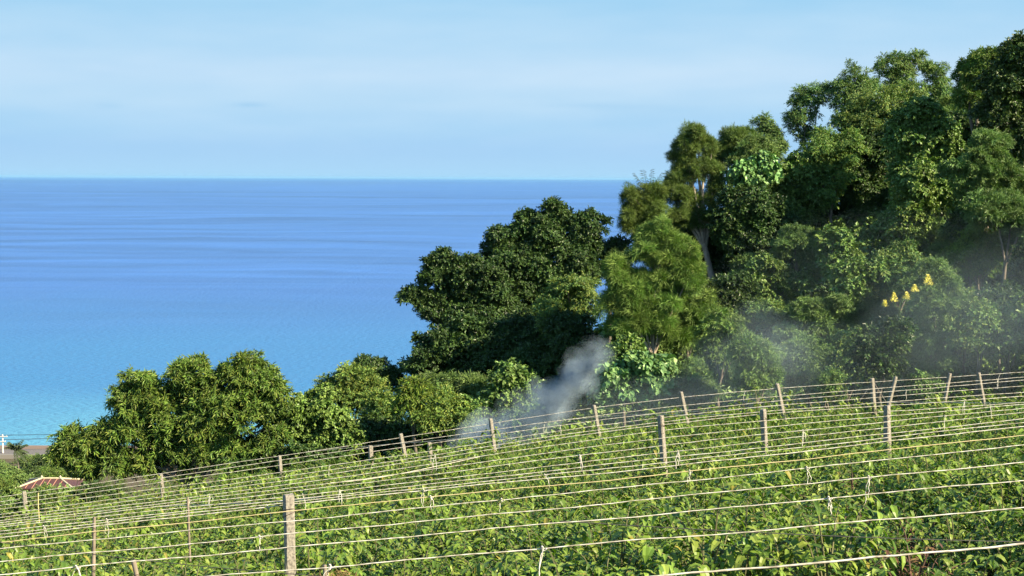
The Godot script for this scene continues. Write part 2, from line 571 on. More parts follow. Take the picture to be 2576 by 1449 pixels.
func make_coast() -> void:
	var asphalt := mat(Color(0.16, 0.15, 0.145), 0.9)
	asphalt.albedo_texture = noise_texture(31, 0.03, [[0.2, Color(0.75, 0.75, 0.75)], [0.8, Color(1, 1, 1)]])
	asphalt.uv1_triplanar = true
	asphalt.uv1_scale = Vector3.ONE * 0.1
	tag(strip("road", 366, 375.5, 2.0, 3.6, asphalt), "grey coast road along the shore", "", "", "structure")
	var wall := mat(Color(0.22, 0.175, 0.155), 0.9)
	tag(strip("sea_wall", 375.6, 376.1, 2.4, 4.5, wall), "long low pinkish sea wall on the water side of the coast road", "wall")
	tag(strip("road_kerb_wall", 364.9, 365.9, 2.0, 4.1, mat(Color(0.2, 0.19, 0.17), 0.9)), "long low pale wall on the landward side of the coast road", "wall")
	# power pole and its two wires
	var base := from_pixel(3, 454, 370)
	base.y = 3.6
	var top := from_pixel(3, 434.5, 370)
	var pole := thing("utility_pole", base, "pale concrete utility pole beside the coast road", "pole")
	var s := Shape.new()
	s.tube([Vector3(0, -0.5, 0), Vector3(0, top.y - base.y, 0)], [0.26, 0.18], Color(1, 1, 1), 8)
	obj("post", s.done(), mat(Color(0.62, 0.60, 0.56), 0.8), pole)
	var second := Vector3(from_pixel(150, 430, 372).x, top.y, -372)
	for arm in [[0.5, 1.5], [1.9, 1.0]]:
		s = Shape.new()
		s.box(Vector3(0, top.y - base.y - arm[0], 0.3), Vector3(arm[1], 0, 0), Vector3(0, 0.09, 0), Vector3(0, 0, 0.09), Color(1, 1, 1))
		obj("crossarm", s.done(), mat(Color(0.55, 0.53, 0.5), 0.7), pole)
		for side in [-1.0, 1.0]:
			s = Shape.new()
			s.tube([Vector3(side * arm[1] * 0.85, top.y - base.y - arm[0], 0.3), Vector3(side * arm[1] * 0.85, top.y - base.y - arm[0] + 0.42, 0.3)], [0.09, 0.05], Color(1, 1, 1), 6)
			obj("insulator", s.done(), mat(Color(0.5, 0.5, 0.48), 0.4), pole)
	var far_base := Vector3(second.x, 3.6, -372)
	var p2 := thing("utility_pole", far_base, "pale concrete utility pole hidden behind the spreading mango tree", "pole")
	s = Shape.new()
	s.tube([Vector3(0, -0.5, 0), Vector3(0, top.y - base.y + 0.6, 0)], [0.26, 0.18], Color(1, 1, 1), 8)
	obj("post", s.done(), mat(Color(0.62, 0.60, 0.56), 0.8), p2)
	var kinds := ["upper dark power line strung over the sea view", "lower dark power line strung over the sea view"]
	for k in 2:
		s = Shape.new()
		var pts := []
		var rr := []
		for j in 25:
			var t := j / 24.0
			var a := Vector3(top.x - 40.0, top.y - 0.9 - k * 1.45 + 0.3, top.z)
			var b := Vector3(second.x, top.y + 0.6 - 0.1 - k * 1.0, second.z)
			pts.append(a.lerp(b, t) - Vector3(0, 1.1 * 4.0 * t * (1 - t) * 0.3, 0))
			rr.append(0.075)
		s.tube(pts, rr, Color(1, 1, 1), 5)
		tag(obj("power_line", s.done(), mat(Color(0.03, 0.035, 0.05), 0.6)), kinds[k], "wire")
	make_house()
	make_palm(Vector3(0, 0, 0))
	# trees and bushes on the coastal flat
	var wood := {"group": "trees on the coastal flat", "clump": 2.6, "density": 1.5}
	var far_trees := [
		["dark round tree on the coastal flat behind the red roof", "broad", 335, [[118, 1170, 30, 26], [100, 1180, 24, 18], [138, 1182, 22, 16]], Color(1, 1, 1)],
		["bright green tree on the coastal flat left of the red roof", "vine", 285, [[34, 1199, 28, 20], [58, 1204, 18, 14]], Color(1, 1, 1)],
		["mid green low trees on the coastal flat just above the red roof", "mango", 300, [[130, 1192, 32, 14], [98, 1194, 22, 12]], Color(1, 1, 1)],
		["olive tree on the coastal flat at the foot of the coconut palm", "small", 345, [[0, 1182, 24, 16], [-26, 1178, 20, 18]], Color(1, 1, 1)],
		["small dark tree on the coastal flat between palm and red roof", "broad", 295, [[76, 1192, 22, 13], [66, 1200, 16, 12]], Color(1, 1, 1)],
		["low dark bush on the coastal flat beside the lower eave of the red roof", "mango", 262, [[6, 1220, 26, 14], [-20, 1218, 22, 14]], Color(1, 1, 1)],
		["greyish bush on the coastal flat below the coast road", "small", 352, [[72, 1160, 20, 11], [95, 1160, 18, 10]], Color(1, 1, 1)],
		["dark bush on the coastal flat behind the spreading mango tree", "broad", 310, [[175, 1180, 30, 24], [210, 1185, 30, 24]], Color(1, 1, 1)],
	]
	for f in far_trees:
		var o: Dictionary = wood.duplicate()
		o.tint = f[4]
		tree("coastal_tree", f[0], "tree", f[1], f[2], f[3], o)
	# rough scrub that covers the falling ground
	var places := []
	var tints := []
	for k in 5200:
		var d := rng.randf_range(84, 364)
		var x := (rng.randf() - 0.86) * d * 0.62
		if absf(d - 244) < 6 and x > -96 and x < -76: continue
		var p := on_ground(x, d)
		if from_pixel_v(p) < 486 and d < 240: continue
		var size := rng.randf_range(1.2, 2.4)
		places.append(Transform3D(Basis(Vector3.UP, rng.randf() * TAU).scaled(Vector3.ONE * size), p + Vector3(0, 0.3, 0)))
		var q := rng.randf_range(0.6, 1.1)
		tints.append(Color(q, q, q))
	var scrub := many(numbered("scrub"), clumps["small"][0], foliage_mat("small"), places, tints, self)
	tag(scrub, "rough green scrub on the slope that falls to the shore", "scrub", "", "stuff")

func from_pixel_v(p: Vector3) -> float:
	var q := cam_basis.inverse() * (p - Vector3(0, EYE, 0))
	return 288.0 - q.y / -q.z * FOCAL

func make_house() -> void:
	var d := 244.0
	var lf := from_pixel(15.5, 488.5, d)          # near left eave corner
	var rf := from_pixel(70.0, 488.0, d - 2.0)
	var base := Vector3((lf.x + rf.x) * 0.5, 0, -d - 3.6)
	base.y = lf.y - 3.4
	var h := thing("red_roofed_house", base, "small house with a ribbed red-brown hip roof and pale yellow ridge caps", "house")
	var half := (rf.x - lf.x) * 0.5
	var ez := 3.7
	var ey := 3.4
	var ry := ey + 1.05
	var ridge := half - 3.6
	var walls := Shape.new()
	walls.box(Vector3(0, ey * 0.5 - 0.75, 0), Vector3(half - 0.7, 0, 0), Vector3(0, ey * 0.5 + 0.7, 0), Vector3(0, 0, ez - 0.7), Color(1, 1, 1))
	obj("wall", walls.done(), mat(Color(0.30, 0.18, 0.14), 0.9), h)
	var dark := mat(Color(0.03, 0.03, 0.035), 0.2)
	for wx in [-2.6, 0.4, 3.0]:
		var w := Shape.new()
		w.box(Vector3(wx, 1.6, ez - 0.69), Vector3(0.55, 0, 0), Vector3(0, 0.6, 0), Vector3(0, 0, 0.04), Color(1, 1, 1))
		obj("window", w.done(), dark, h)
	var a := Vector3(-half, ey, ez); var b := Vector3(half, ey, ez)
	var c := Vector3(half, ey, -ez); var e := Vector3(-half, ey, -ez)
	var r1 := Vector3(-ridge, ry, 0); var r2 := Vector3(ridge, ry, 0)
	var red := mat(Color(1, 1, 1), 0.55)
	red.albedo_texture = noise_texture(44, 0.02, [[0.2, Color(0.05, 0.022, 0.02)], [0.5, Color(0.085, 0.034, 0.03)], [0.8, Color(0.13, 0.06, 0.048)]])
	red.uv1_triplanar = true
	red.uv1_scale = Vector3(0.3, 0.3, 0.3)
	var thick := Vector3(0, -0.12, 0)
	for f in [[a, b, r2, r1], [c, e, r1, r2]]:
		var s := Shape.new()
		s.quad(f[0], f[1], f[2], f[3], Color(1, 1, 1)); s.quad(f[1] + thick, f[0] + thick, f[3] + thick, f[2] + thick, Color(1, 1, 1)); s.quad(f[0], f[0] + thick, f[1] + thick, f[1], Color(1, 1, 1))
		var panel := obj("roof_panel", s.done(), red, h)
		# standing seams, each running up the slope
		for k in 9:
			var t := (k + 0.5) / 9.0
			var foot: Vector3 = f[0].lerp(f[1], t)
			var upto: Vector3 = f[3].lerp(f[2], clampf((t * 2.0 * half - (half - ridge)) / (2.0 * ridge), 0, 1))
			if t * 2.0 * half < half - ridge:
				upto = f[0].lerp(f[3], t * 2.0 * half / (half - ridge)); upto.x = foot.x
			elif (1 - t) * 2.0 * half < half - ridge:
				upto = f[1].lerp(f[2], (1 - t) * 2.0 * half / (half - ridge)); upto.x = foot.x
			else:
				upto.x = foot.x
			var seam := Shape.new()
			seam.tube([foot + Vector3(0, 0.05, 0), upto + Vector3(0, 0.05, 0)], [0.085, 0.085], Color(1, 1, 1), 4)
			obj("seam", seam.done(), mat_once("seam", Color(0.34, 0.17, 0.12), 0.6), panel)
	for f in [[e, a, r1], [b, c, r2]]:
		var s := Shape.new()
		var k := s.put(f[0], Color(1, 1, 1)); s.put(f[1], Color(1, 1, 1)); s.put(f[2], Color(1, 1, 1))
		s.tri(k, k + 1, k + 2)
		s.quad(f[0], f[0] + thick, f[1] + thick, f[1], Color(1, 1, 1))
		obj("roof_panel", s.done(), red, h)
	for f in [[a, r1], [b, r2], [c, r2], [e, r1], [r1, r2]]:
		var s := Shape.new()
		s.tube([f[0] + Vector3(0, 0.08, 0), f[1] + Vector3(0, 0.08, 0)], [0.16, 0.16], Color(1, 1, 1), 8)
		obj("ridge_cap", s.done(), mat_once("ridge", Color(0.50, 0.46, 0.30), 0.7), h)
	for p in [r1, r2]:
		var s := Shape.new()
		s.tube([p, p + Vector3(0, 0.32, 0), p + Vector3(0, 0.62, 0)], [0.16, 0.24, 0.05], Color(1, 1, 1), 8)
		obj("finial", s.done(), mat_once("ridge", Color(0.50, 0.46, 0.30), 0.7), h)

func mat_once(key: String, c: Color, rough: float) -> StandardMaterial3D:
	if not mats.has(key):
		mats[key] = mat(c, rough)
	return mats[key]

func frond(s: Shape, o: Vector3, dir: Vector3, length: float, droop: float, leaf_len: float, col: Color, r: RandomNumberGenerator, pairs := 22, wide := 0.09) -> void:
	var pts := []
	var rr := []
	for k in 7:
		var t := k / 6.0
		pts.append(o + dir * length * t - Vector3(0, droop * length * t * t, 0))
		rr.append(0.035 * (1.0 - 0.8 * t) * length / 3.0)
	s.tube(pts, rr, col, 4)
	for k in pairs:
		var t := 0.12 + 0.88 * k / pairs
		var p := o + dir * length * t - Vector3(0, droop * length * t * t, 0)
		var along := (dir - Vector3(0, 2.0 * droop * t, 0)).normalized()
		var side := along.cross(Vector3.UP).normalized()
		for q in [-1.0, 1.0]:
			var out: Vector3 = (side * q * 0.8 + along * 0.55 + Vector3(0, -0.4, 0) + unit(r) * 0.15).normalized()
			s.leaf(p, out, Vector3.UP, leaf_len * (1.1 - 0.5 * t), leaf_len * wide, 0.4, col)

func make_palm(_o: Vector3) -> void:
	var d := 322.0
	var crown := from_pixel(16.3, 449.5, d)
	var base := on_ground(crown.x + 0.6, d)
	var root := thing("coconut_palm", base, "coconut palm rising in front of the coast road and the sea", "palm")
	var r := RandomNumberGenerator.new()
	r.seed = 3
	var top := crown - base
	var s := Shape.new()
	s.smooth = true
	s.tube([Vector3(0, -0.5, 0), Vector3(0.1, 0.8, 0), top * 0.5 + Vector3(0.3, 0, 0), top], [0.35, 0.24, 0.2, 0.17], Color(1, 1, 1), 8)
	obj("trunk", s.done(), bark(Color(0.2, 0.17, 0.13)), root)
	for k in 22:
		var a := k * 2.4
		var lift := r.randf_range(-0.4, 2.0)
		var dir := Vector3(cos(a), lift, sin(a)).normalized()
		s = Shape.new()
		frond(s, top, dir, r.randf_range(2.8, 3.8), 0.3 if lift > 0 else 0.5, 1.0, Color(0.07, 0.10, 0.04) * r.randf_range(0.8, 1.4), r, 22, 0.22)
		obj("frond", s.done(), leaf_mat("small", 0.5, Color(0.5, 0.55, 0.18)), root)
	for k in 5:
		s = Shape.new()
		var a := k * 1.3
		var p := top + Vector3(cos(a) * 0.32, -0.35, sin(a) * 0.32)
		s.tube([p + Vector3(0, 0.16, 0), p + Vector3(0, 0.07, 0), p - Vector3(0, 0.09, 0), p - Vector3(0, 0.17, 0)], [0.05, 0.14, 0.14, 0.04], Color(1, 1, 1), 8)
		obj("coconut", s.done(), mat_once("coconut", Color(0.22, 0.2, 0.06), 0.6), root)

# ---------- the wooded slope ----------
func make_hillside_trees() -> void:
	var pale := Color(0.19, 0.165, 0.125)
	# the crest against the sky
	tree("skyline_tree", "dark twiggy tree on the crest, its left flank open to the sky", "tree", "small", 84, [[2028, 270, 40, 50], [2060, 235, 40, 30], [2000, 300, 22, 30], [2040, 340, 30, 40]], {"tint": Color(0.92, 1.03, 1.05), "wood": pale, "density": 0.55, "clump": 0.85, "thick": 0.085})
	tree("skyline_tree", "tall grey green tree on the crest with a pointed top", "tree", "small", 83, [[2150, 200, 38, 45], [2120, 225, 42, 40], [2185, 225, 30, 40], [2155, 260, 55, 40]], {"tint": Color(0.96, 1.04, 1.00), "wood": pale, "density": 0.55, "clump": 0.85, "thick": 0.085})
	tree("skyline_tree", "grey green tree on the crest with a broad flat top", "tree", "small", 86, [[2245, 165, 50, 30], [2290, 165, 45, 32], [2260, 200, 55, 35]], {"tint": Color(0.99, 1.03, 0.99), "wood": pale, "density": 0.55, "clump": 0.85, "thick": 0.085})
	tree("skyline_tree", "thin tree with pale branches on the crest, sky showing through it", "tree", "small", 86, [[2355, 185, 32, 35], [2345, 230, 45, 35], [2375, 240, 28, 35]], {"tint": Color(0.96, 1.05, 1.00), "wood": pale, "density": 0.55, "clump": 0.85, "thick": 0.085})
	tree("skyline_tree", "small pale tree on the crest above the pine-like tree", "tree", "small", 84, [[1930, 312, 34, 24], [1950, 340, 24, 24], [1955, 375, 20, 22]], {"tint": Color(0.96, 1.01, 1.02), "wood": pale, "density": 0.55, "clump": 0.85, "thick": 0.085})
	tree("crest_tree", "tall bright topped tree at the right end of the crest", "tree", "mango", 70, [[2460, 180, 45, 50], [2440, 230, 40, 45], [2490, 160, 40, 40]], {"tint": Color(0.98, 1.02, 1.01), "density": 1.2})
	tree("crest_tree", "tallest dark tree at the right end of the crest", "tree", "broad", 66, [[2555, 130, 42, 50], [2530, 200, 55, 55], [2590, 190, 60, 80], [2520, 290, 60, 60], [2590, 320, 60, 70]], {"tint": Color(1.04, 1.04, 0.91), "density": 1.2})
	# yellowish trees below the crest
	tree("yellow_tree", "yellowish green tree with bare pale branches below the crest", "tree", "small", 79, [[2195, 270, 60, 45], [2150, 310, 60, 45], [2240, 290, 40, 40], [2190, 330, 50, 40]], {"tint": Color(1.04, 1.04, 0.92), "wood": pale, "thick": 0.09, "density": 0.75})
	tree("yellow_tree", "bright yellow green tree with a rounded crown below the twiggy crest tree", "tree", "small", 76, [[2080, 370, 70, 38], [2120, 400, 60, 35], [2050, 400, 40, 30], [2140, 360, 30, 30], [2100, 440, 50, 36]], {"tint": Color(1.02, 1.11, 0.87), "wood": pale, "thick": 0.09, "density": 0.9})
	tree("yellow_tree", "yellow green tree with a loose crown under the flat topped crest tree", "tree", "small", 80, [[2270, 235, 55, 35], [2300, 265, 40, 35]], {"tint": Color(1.07, 1.06, 0.87), "wood": pale, "thick": 0.09, "density": 0.8})
	tree("yellow_tree", "small soft yellow green bush near the tall trees at the crest", "tree", "needle", 80, [[2390, 275, 42, 26], [2370, 295, 35, 20]], {"tint": Color(1.02, 1.04, 0.94)})
	# climbing vines over a big tree
	tree("vine_clad_tree", "large tree smothered in bright climbing vines below the crest", "tree", "vine", 72, [[2300, 290, 50, 45], [2340, 330, 60, 50], [2290, 360, 60, 50], [2370, 390, 50, 45], [2300, 430, 70, 55]], {"tint": Color(0.99, 1.07, 0.94), "density": 1.3})
	tree("vine_clad_tree", "column of pale leaved vines in the middle of the slope", "tree", "vine", 66, [[2300, 460, 45, 50], [2290, 520, 50, 45], [2270, 570, 40, 45], [2320, 500, 35, 45]], {"tint": Color(1.04, 1.04, 0.92), "density": 1.2})
	# the pine-like pair at the left end of the crest
	tree("pine_like_tree", "pine-like tree with rounded dark tufts and a pale trunk above the sea", "tree", "pine", 73, [[1742, 350, 44, 34], [1720, 385, 38, 26], [1775, 370, 26, 24], [1735, 425, 46, 28], [1700, 445, 26, 24], [1790, 425, 30, 22], [1700, 485, 50, 30], [1770, 510, 40, 30], [1725, 545, 60, 30], [1800, 465, 22, 20]], {"tint": Color(1.05, 1.05, 0.90), "wood": Color(0.36, 0.31, 0.25), "foot": 1.6, "density": 0.95, "clump": 0.85, "thick": 0.19})
	tree("pine_like_tree", "rounded pine-like crown hanging over the sea at the wood's edge", "tree", "pine", 71, [[1610, 505, 44, 38], [1590, 545, 36, 34], [1645, 540, 40, 36], [1650, 490, 26, 24], [1600, 572, 40, 16]], {"tint": Color(1.10, 1.07, 0.83), "foot": 2.2, "density": 1.0, "clump": 0.85})
	tree("pine_like_tree", "dark pine-like tree with two humps behind the pale trunk", "tree", "pine", 77, [[1850, 340, 38, 30], [1830, 375, 40, 28], [1880, 365, 34, 28], [1810, 400, 26, 24]], {"tint": Color(1.02, 1.06, 0.91), "density": 1.2, "clump": 0.9})
	tree("light_tree", "light feathery tree beside the two humped pine-like tree", "tree", "feather", 75, [[1905, 385, 55, 40], [1880, 420, 50, 36], [1930, 430, 40, 36]], {"tint": Color(1.03, 1.03, 0.93), "wood": pale})
	tree("large_leaved_tree", "pale large leaved vine draped over the slope right of the pale trunk", "climber", "heart", 72.5, [[1870, 430, 44, 22], [1925, 415, 36, 22], [1900, 455, 44, 18]], {"tint": Color(0.99, 1.08, 0.93), "density": 1.0, "clump": 0.7, "thick": 0.05})
	# the dark mass above the sea
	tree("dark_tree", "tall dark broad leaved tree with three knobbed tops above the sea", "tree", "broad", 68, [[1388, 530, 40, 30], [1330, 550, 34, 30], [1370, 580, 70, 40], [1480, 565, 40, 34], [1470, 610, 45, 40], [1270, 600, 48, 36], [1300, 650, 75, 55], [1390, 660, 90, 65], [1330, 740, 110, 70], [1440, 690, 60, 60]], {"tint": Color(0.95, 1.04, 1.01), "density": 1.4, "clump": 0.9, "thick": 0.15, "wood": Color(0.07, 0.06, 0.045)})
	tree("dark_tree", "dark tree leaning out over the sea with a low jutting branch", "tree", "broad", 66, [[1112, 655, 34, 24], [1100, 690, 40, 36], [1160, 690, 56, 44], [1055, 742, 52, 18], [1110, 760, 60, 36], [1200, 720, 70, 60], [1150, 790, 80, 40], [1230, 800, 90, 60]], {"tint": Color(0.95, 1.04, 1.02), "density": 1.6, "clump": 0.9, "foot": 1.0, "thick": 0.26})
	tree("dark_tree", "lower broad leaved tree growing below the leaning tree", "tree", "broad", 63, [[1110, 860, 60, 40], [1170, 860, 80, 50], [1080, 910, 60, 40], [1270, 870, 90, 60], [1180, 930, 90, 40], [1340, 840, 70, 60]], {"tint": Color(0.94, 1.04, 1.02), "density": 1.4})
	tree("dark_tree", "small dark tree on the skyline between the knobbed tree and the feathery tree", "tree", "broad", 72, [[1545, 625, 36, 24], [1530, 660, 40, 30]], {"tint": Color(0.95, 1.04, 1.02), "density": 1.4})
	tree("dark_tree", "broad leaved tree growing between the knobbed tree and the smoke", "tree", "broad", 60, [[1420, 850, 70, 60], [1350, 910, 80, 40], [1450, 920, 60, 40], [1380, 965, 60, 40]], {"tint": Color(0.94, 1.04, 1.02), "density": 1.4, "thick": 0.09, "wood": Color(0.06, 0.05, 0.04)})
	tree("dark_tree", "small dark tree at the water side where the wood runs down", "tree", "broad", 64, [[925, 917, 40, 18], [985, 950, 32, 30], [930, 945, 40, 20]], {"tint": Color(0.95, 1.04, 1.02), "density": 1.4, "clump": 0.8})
	tree("pale_shrub", "small leaved yellowish tree in front of the dark knobbed tree", "tree", "small", 61, [[1450, 725, 50, 30], [1400, 760, 46, 36], [1460, 770, 50, 36], [1395, 805, 36, 28]], {"tint": Color(1.06, 1.06, 0.87), "density": 1.1})
	# the soft feathery green tree in front
	tree("feathery_tree", "soft bright green feathery tree with bare pale stems in front of the wood", "tree", "needle", 57, [[1665, 605, 48, 40], [1640, 640, 50, 40], [1715, 640, 42, 46], [1690, 690, 56, 40], [1560, 690, 44, 36], [1600, 720, 56, 40], [1640, 745, 56, 44], [1560, 750, 48, 44], [1600, 800, 70, 40], [1660, 810, 40, 36], [1735, 690, 28, 36]], {"tint": Color(1.05, 1.05, 0.90), "wood": Color(0.42, 0.35, 0.26), "density": 0.62, "clump": 0.85, "foot": 0.3, "thick": 0.085})
	tree("feathery_tree", "small olive feathery tree to the right of the bright one", "tree", "needle", 58, [[1760, 780, 50, 40], [1720, 830, 45, 40], [1700, 770, 30, 40]], {"tint": Color(1.05, 1.05, 0.91)})
	tree("feather_leaved_tree", "fresh green tree with layered leaves right of the feathery trees", "tree", "feather", 54, [[1815, 815, 46, 32], [1840, 850, 30, 24], [1800, 870, 34, 30]], {"tint": Color(1.09, 1.09, 0.83)})
	# low growth along the orchard's upper edge
	tree("large_leaved_shrub", "large heart leaved shrub behind the rope trellis, beside the smoke", "shrub", "heart", 49.5, [[1620, 925, 70, 28], [1560, 955, 55, 30], [1660, 955, 56, 32], [1600, 985, 80, 24], [1520, 990, 36, 18]], {"tint": Color(0.99, 1.02, 0.99), "density": 1.7, "clump": 0.7})
	tree("hedge_shrub", "pale feathery shrub right of the large heart leaved shrub", "shrub", "feather", 50, [[1735, 950, 52, 40], [1760, 985, 36, 20], [1700, 990, 40, 18]], {"tint": Color(1.00, 1.03, 0.97)})
	tree("hedge_shrub", "yellowish shrub behind the ropes at the wood's lower corner", "shrub", "small", 51, [[1105, 1020, 56, 30], [1070, 1050, 50, 26], [1150, 1045, 50, 26]], {"tint": Color(1.12, 1.09, 0.79)})
	tree("hedge_shrub", "dark rounded shrub behind the ropes left of the smoke", "shrub", "vine", 51.5, [[1290, 960, 50, 30], [1260, 1000, 60, 36], [1210, 1040, 60, 36], [1300, 1030, 44, 34]], {"tint": Color(0.96, 1.04, 1.00)})
	tree("hedge_shrub", "small yellow green sapling among dark shrubs at the wood's lower corner", "shrub", "mango", 51, [[1048, 985, 24, 22], [1030, 1010, 24, 18]], {"tint": Color(1.10, 1.05, 0.85)})
	tree("hedge_shrub", "dull green shrub behind the ropes above the two upright posts", "shrub", "feather", 53, [[1180, 975, 60, 26], [1110, 965, 44, 24]], {"tint": Color(1.03, 1.03, 0.94)})
	# right hand side of the slope
	tree("pale_vine_tree", "pale leaved tree with a drooping vine left of the yellow flowers", "tree", "vine", depth_at(1920, 690, 3.0), [[1925, 665, 32, 28], [1905, 700, 30, 36], [1940, 690, 40, 30], [1915, 740, 24, 26], [1990, 700, 40, 30]], {"tint": Color(1.00, 1.03, 0.97), "density": 1.2, "clump": 0.75})
	tree("pale_vine_tree", "pale grey green tree with an upright pointed crown in mid slope", "tree", "feather", depth_at(1995, 620, 3.0), [[2000, 590, 34, 28], [2025, 610, 26, 32], [1975, 625, 30, 26], [2030, 650, 22, 24]], {"tint": Color(0.99, 1.02, 0.99), "clump": 0.8})
	tree("layered_tree", "grey green layered tree above the drifting smoke", "tree", "feather", depth_at(2050, 820, 2.5), [[2080, 770, 60, 26], [2030, 790, 46, 24], [2060, 830, 60, 30], [2000, 845, 50, 24], [2100, 810, 40, 24]], {"tint": Color(1.00, 1.03, 0.97), "clump": 0.9})
	tree("layered_tree", "grey green layered bush under the row of yellow flowers", "tree", "feather", depth_at(2180, 790, 2.5), [[2160, 765, 46, 18], [2210, 780, 40, 20], [2180, 800, 50, 20]], {"tint": Color(0.98, 1.02, 1.01), "clump": 0.8})
	var fd := 50.5
	var flower := tree("flowering_tree", "tall narrow vine hung tree bearing upright yellow flower clusters", "tree", "feather", fd, [[2345, 680, 34, 28], [2375, 715, 40, 30], [2330, 730, 40, 26], [2385, 750, 36, 24], [2350, 780, 50, 36], [2370, 830, 46, 36], [2340, 860, 40, 36], [2360, 905, 40, 34], [2330, 950, 30, 26]], {"tint": Color(0.97, 1.03, 1.00), "clump": 0.7, "density": 1.2})
	for f in [[2334, 706, 14, 12], [2301, 727, 11, 8], [2281, 746, 11, 8], [2249, 750, 10, 11], [2226, 765, 7, 7]]:
		var r := RandomNumberGenerator.new()
		r.seed = int(f[0])
		var c := view(f[0], f[1], fd - 1.4)
		var s := Shape.new()
		var px := DISP * FOCAL / (fd - 1.4)
		s.tube([Vector3(0.2, -f[3] / px * 2.2, -0.9), Vector3(0, -f[3] / px, 0), Vector3(0, f[3] / px, 0)], [0.02, 0.015, 0.006], Color(0.2, 0.22, 0.06), 5)
		for k in 110:
			var t := r.randf_range(-1, 1)
			var wide: float = (1.0 - (t + 1.0) * 0.42) * f[2] / px
			var a := r.randf() * TAU
			var q := Vector3(cos(a) * wide * r.randf_range(0.3, 1), t * f[3] / px, sin(a) * wide * r.randf_range(0.3, 1))
			s.leaf(q, (q * Vector3(1, 0.2, 1) + Vector3(0, 0.1, 0) + unit(r) * 0.06).normalized(), Vector3.UP, 0.09, 0.06, 0.2, Color(0.86, 0.80, 0.20) * r.randf_range(0.8, 1.2))
		obj("flower_cluster", s.done(), leaf_mat("petal", 0.6, Color(0.4, 0.4, 0.2)), flower, c - flower.position)
	tree("bright_bush", "bright fresh green bush on the right of the slope", "tree", "mango", depth_at(2460, 640, 3.0), [[2460, 610, 48, 24], [2425, 640, 44, 28], [2500, 635, 44, 30], [2460, 665, 56, 24]], {"tint": Color(1.01, 1.12, 0.87), "clump": 0.8, "density": 1.2})
	tree("layered_tree", "feathery green layered tree at the right edge of the slope", "tree", "feather", 62, [[2490, 360, 44, 26], [2460, 410, 60, 36], [2540, 440, 60, 40], [2480, 470, 60, 36], [2420, 440, 40, 30]], {"tint": Color(1.01, 1.05, 0.94)})
	tree("layered_tree", "feathery dull green tree under the right edge one", "tree", "feather", 60, [[2540, 520, 60, 40], [2470, 530, 50, 34], [2580, 560, 50, 40]], {"tint": Color(0.99, 1.03, 0.99)})
	tree("pale_shrub", "loose leaved bush at the right end of the slope by the ropes", "shrub", "vine", 52, [[2510, 890, 36, 26], [2480, 905, 30, 22], [2570, 900, 34, 36]], {"tint": Color(1.01, 1.05, 0.94), "clump": 0.75})
	tree("pale_shrub", "thin pale bush standing just behind the leaning post", "shrub", "small", 47, [[2095, 950, 26, 18], [2085, 975, 20, 14]], {"tint": Color(0.98, 1.05, 0.98), "clump": 0.6, "density": 0.8})
	tree("pale_shrub", "light green shrub rising behind the right hand posts", "shrub", "vine", 47.5, [[2340, 985, 36, 20], [2310, 960, 24, 20]], {"tint": Color(0.98, 1.05, 0.98), "clump": 0.6})
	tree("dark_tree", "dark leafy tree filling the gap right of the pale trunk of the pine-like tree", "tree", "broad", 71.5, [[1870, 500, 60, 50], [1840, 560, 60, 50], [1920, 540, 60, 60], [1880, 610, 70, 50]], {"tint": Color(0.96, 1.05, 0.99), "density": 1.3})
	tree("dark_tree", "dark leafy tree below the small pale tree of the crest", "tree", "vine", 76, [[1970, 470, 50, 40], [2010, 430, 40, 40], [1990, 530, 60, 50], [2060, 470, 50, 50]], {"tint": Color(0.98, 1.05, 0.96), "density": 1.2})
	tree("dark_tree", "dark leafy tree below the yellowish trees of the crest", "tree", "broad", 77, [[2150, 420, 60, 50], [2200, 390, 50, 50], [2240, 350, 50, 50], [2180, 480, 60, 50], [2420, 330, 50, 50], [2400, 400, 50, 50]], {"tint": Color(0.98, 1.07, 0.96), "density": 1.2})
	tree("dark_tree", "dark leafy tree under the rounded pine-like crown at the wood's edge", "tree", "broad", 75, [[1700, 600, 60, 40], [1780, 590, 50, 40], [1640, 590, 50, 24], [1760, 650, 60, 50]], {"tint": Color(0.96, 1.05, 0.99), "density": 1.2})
	# a fan of palm leaves behind the pine-like trees
	var pd := 76.0
	var crown := view(1632, 492, pd)
	var palm := thing("fan_palm", on_ground(crown.x + 1.2, pd), "dark palm whose spiky fronds show over the pine-like crowns", "palm")
	var ps := Shape.new()
	ps.tube([Vector3(0, -0.4, 0), crown - palm.position], [0.2, 0.14], Color(1, 1, 1), 8)
	obj("trunk", ps.done(), bark(Color(0.13, 0.105, 0.075)), palm)
	var pr := RandomNumberGenerator.new()
	pr.seed = 9
	for a in [2.5, 2.1, 1.75, 1.45, 1.1, 0.7, 3.0]:
		ps = Shape.new()
		frond(ps, crown - palm.position, Vector3(cos(a), sin(a), pr.randf_range(-0.3, 0.3)).normalized(), 1.7, 0.1, 0.5, Color(0.06, 0.08, 0.04), pr, 16)
		obj("frond", ps.done(), leaf_mat("small", 0.5, Color(0.5, 0.55, 0.18)), palm)
	# the trees that fill the wood between those that stand out
	var fills := [["broad", "dark green broad leaved tree massed on the wooded slope", Color(0.95, 1, 1)], ["small", "dull olive small leaved tree massed on the wooded slope", Color(0.95, 1.0, 0.95)], ["feather", "dusky green feathery tree massed on the wooded slope", Color(0.95, 1.0, 0.9)], ["vine", "dark vine covered tree massed on the wooded slope", Color(0.95, 1.0, 0.9)]]
	var fr := RandomNumberGenerator.new()
	fr.seed = 77
	var row := 0
	var yy := 300.0
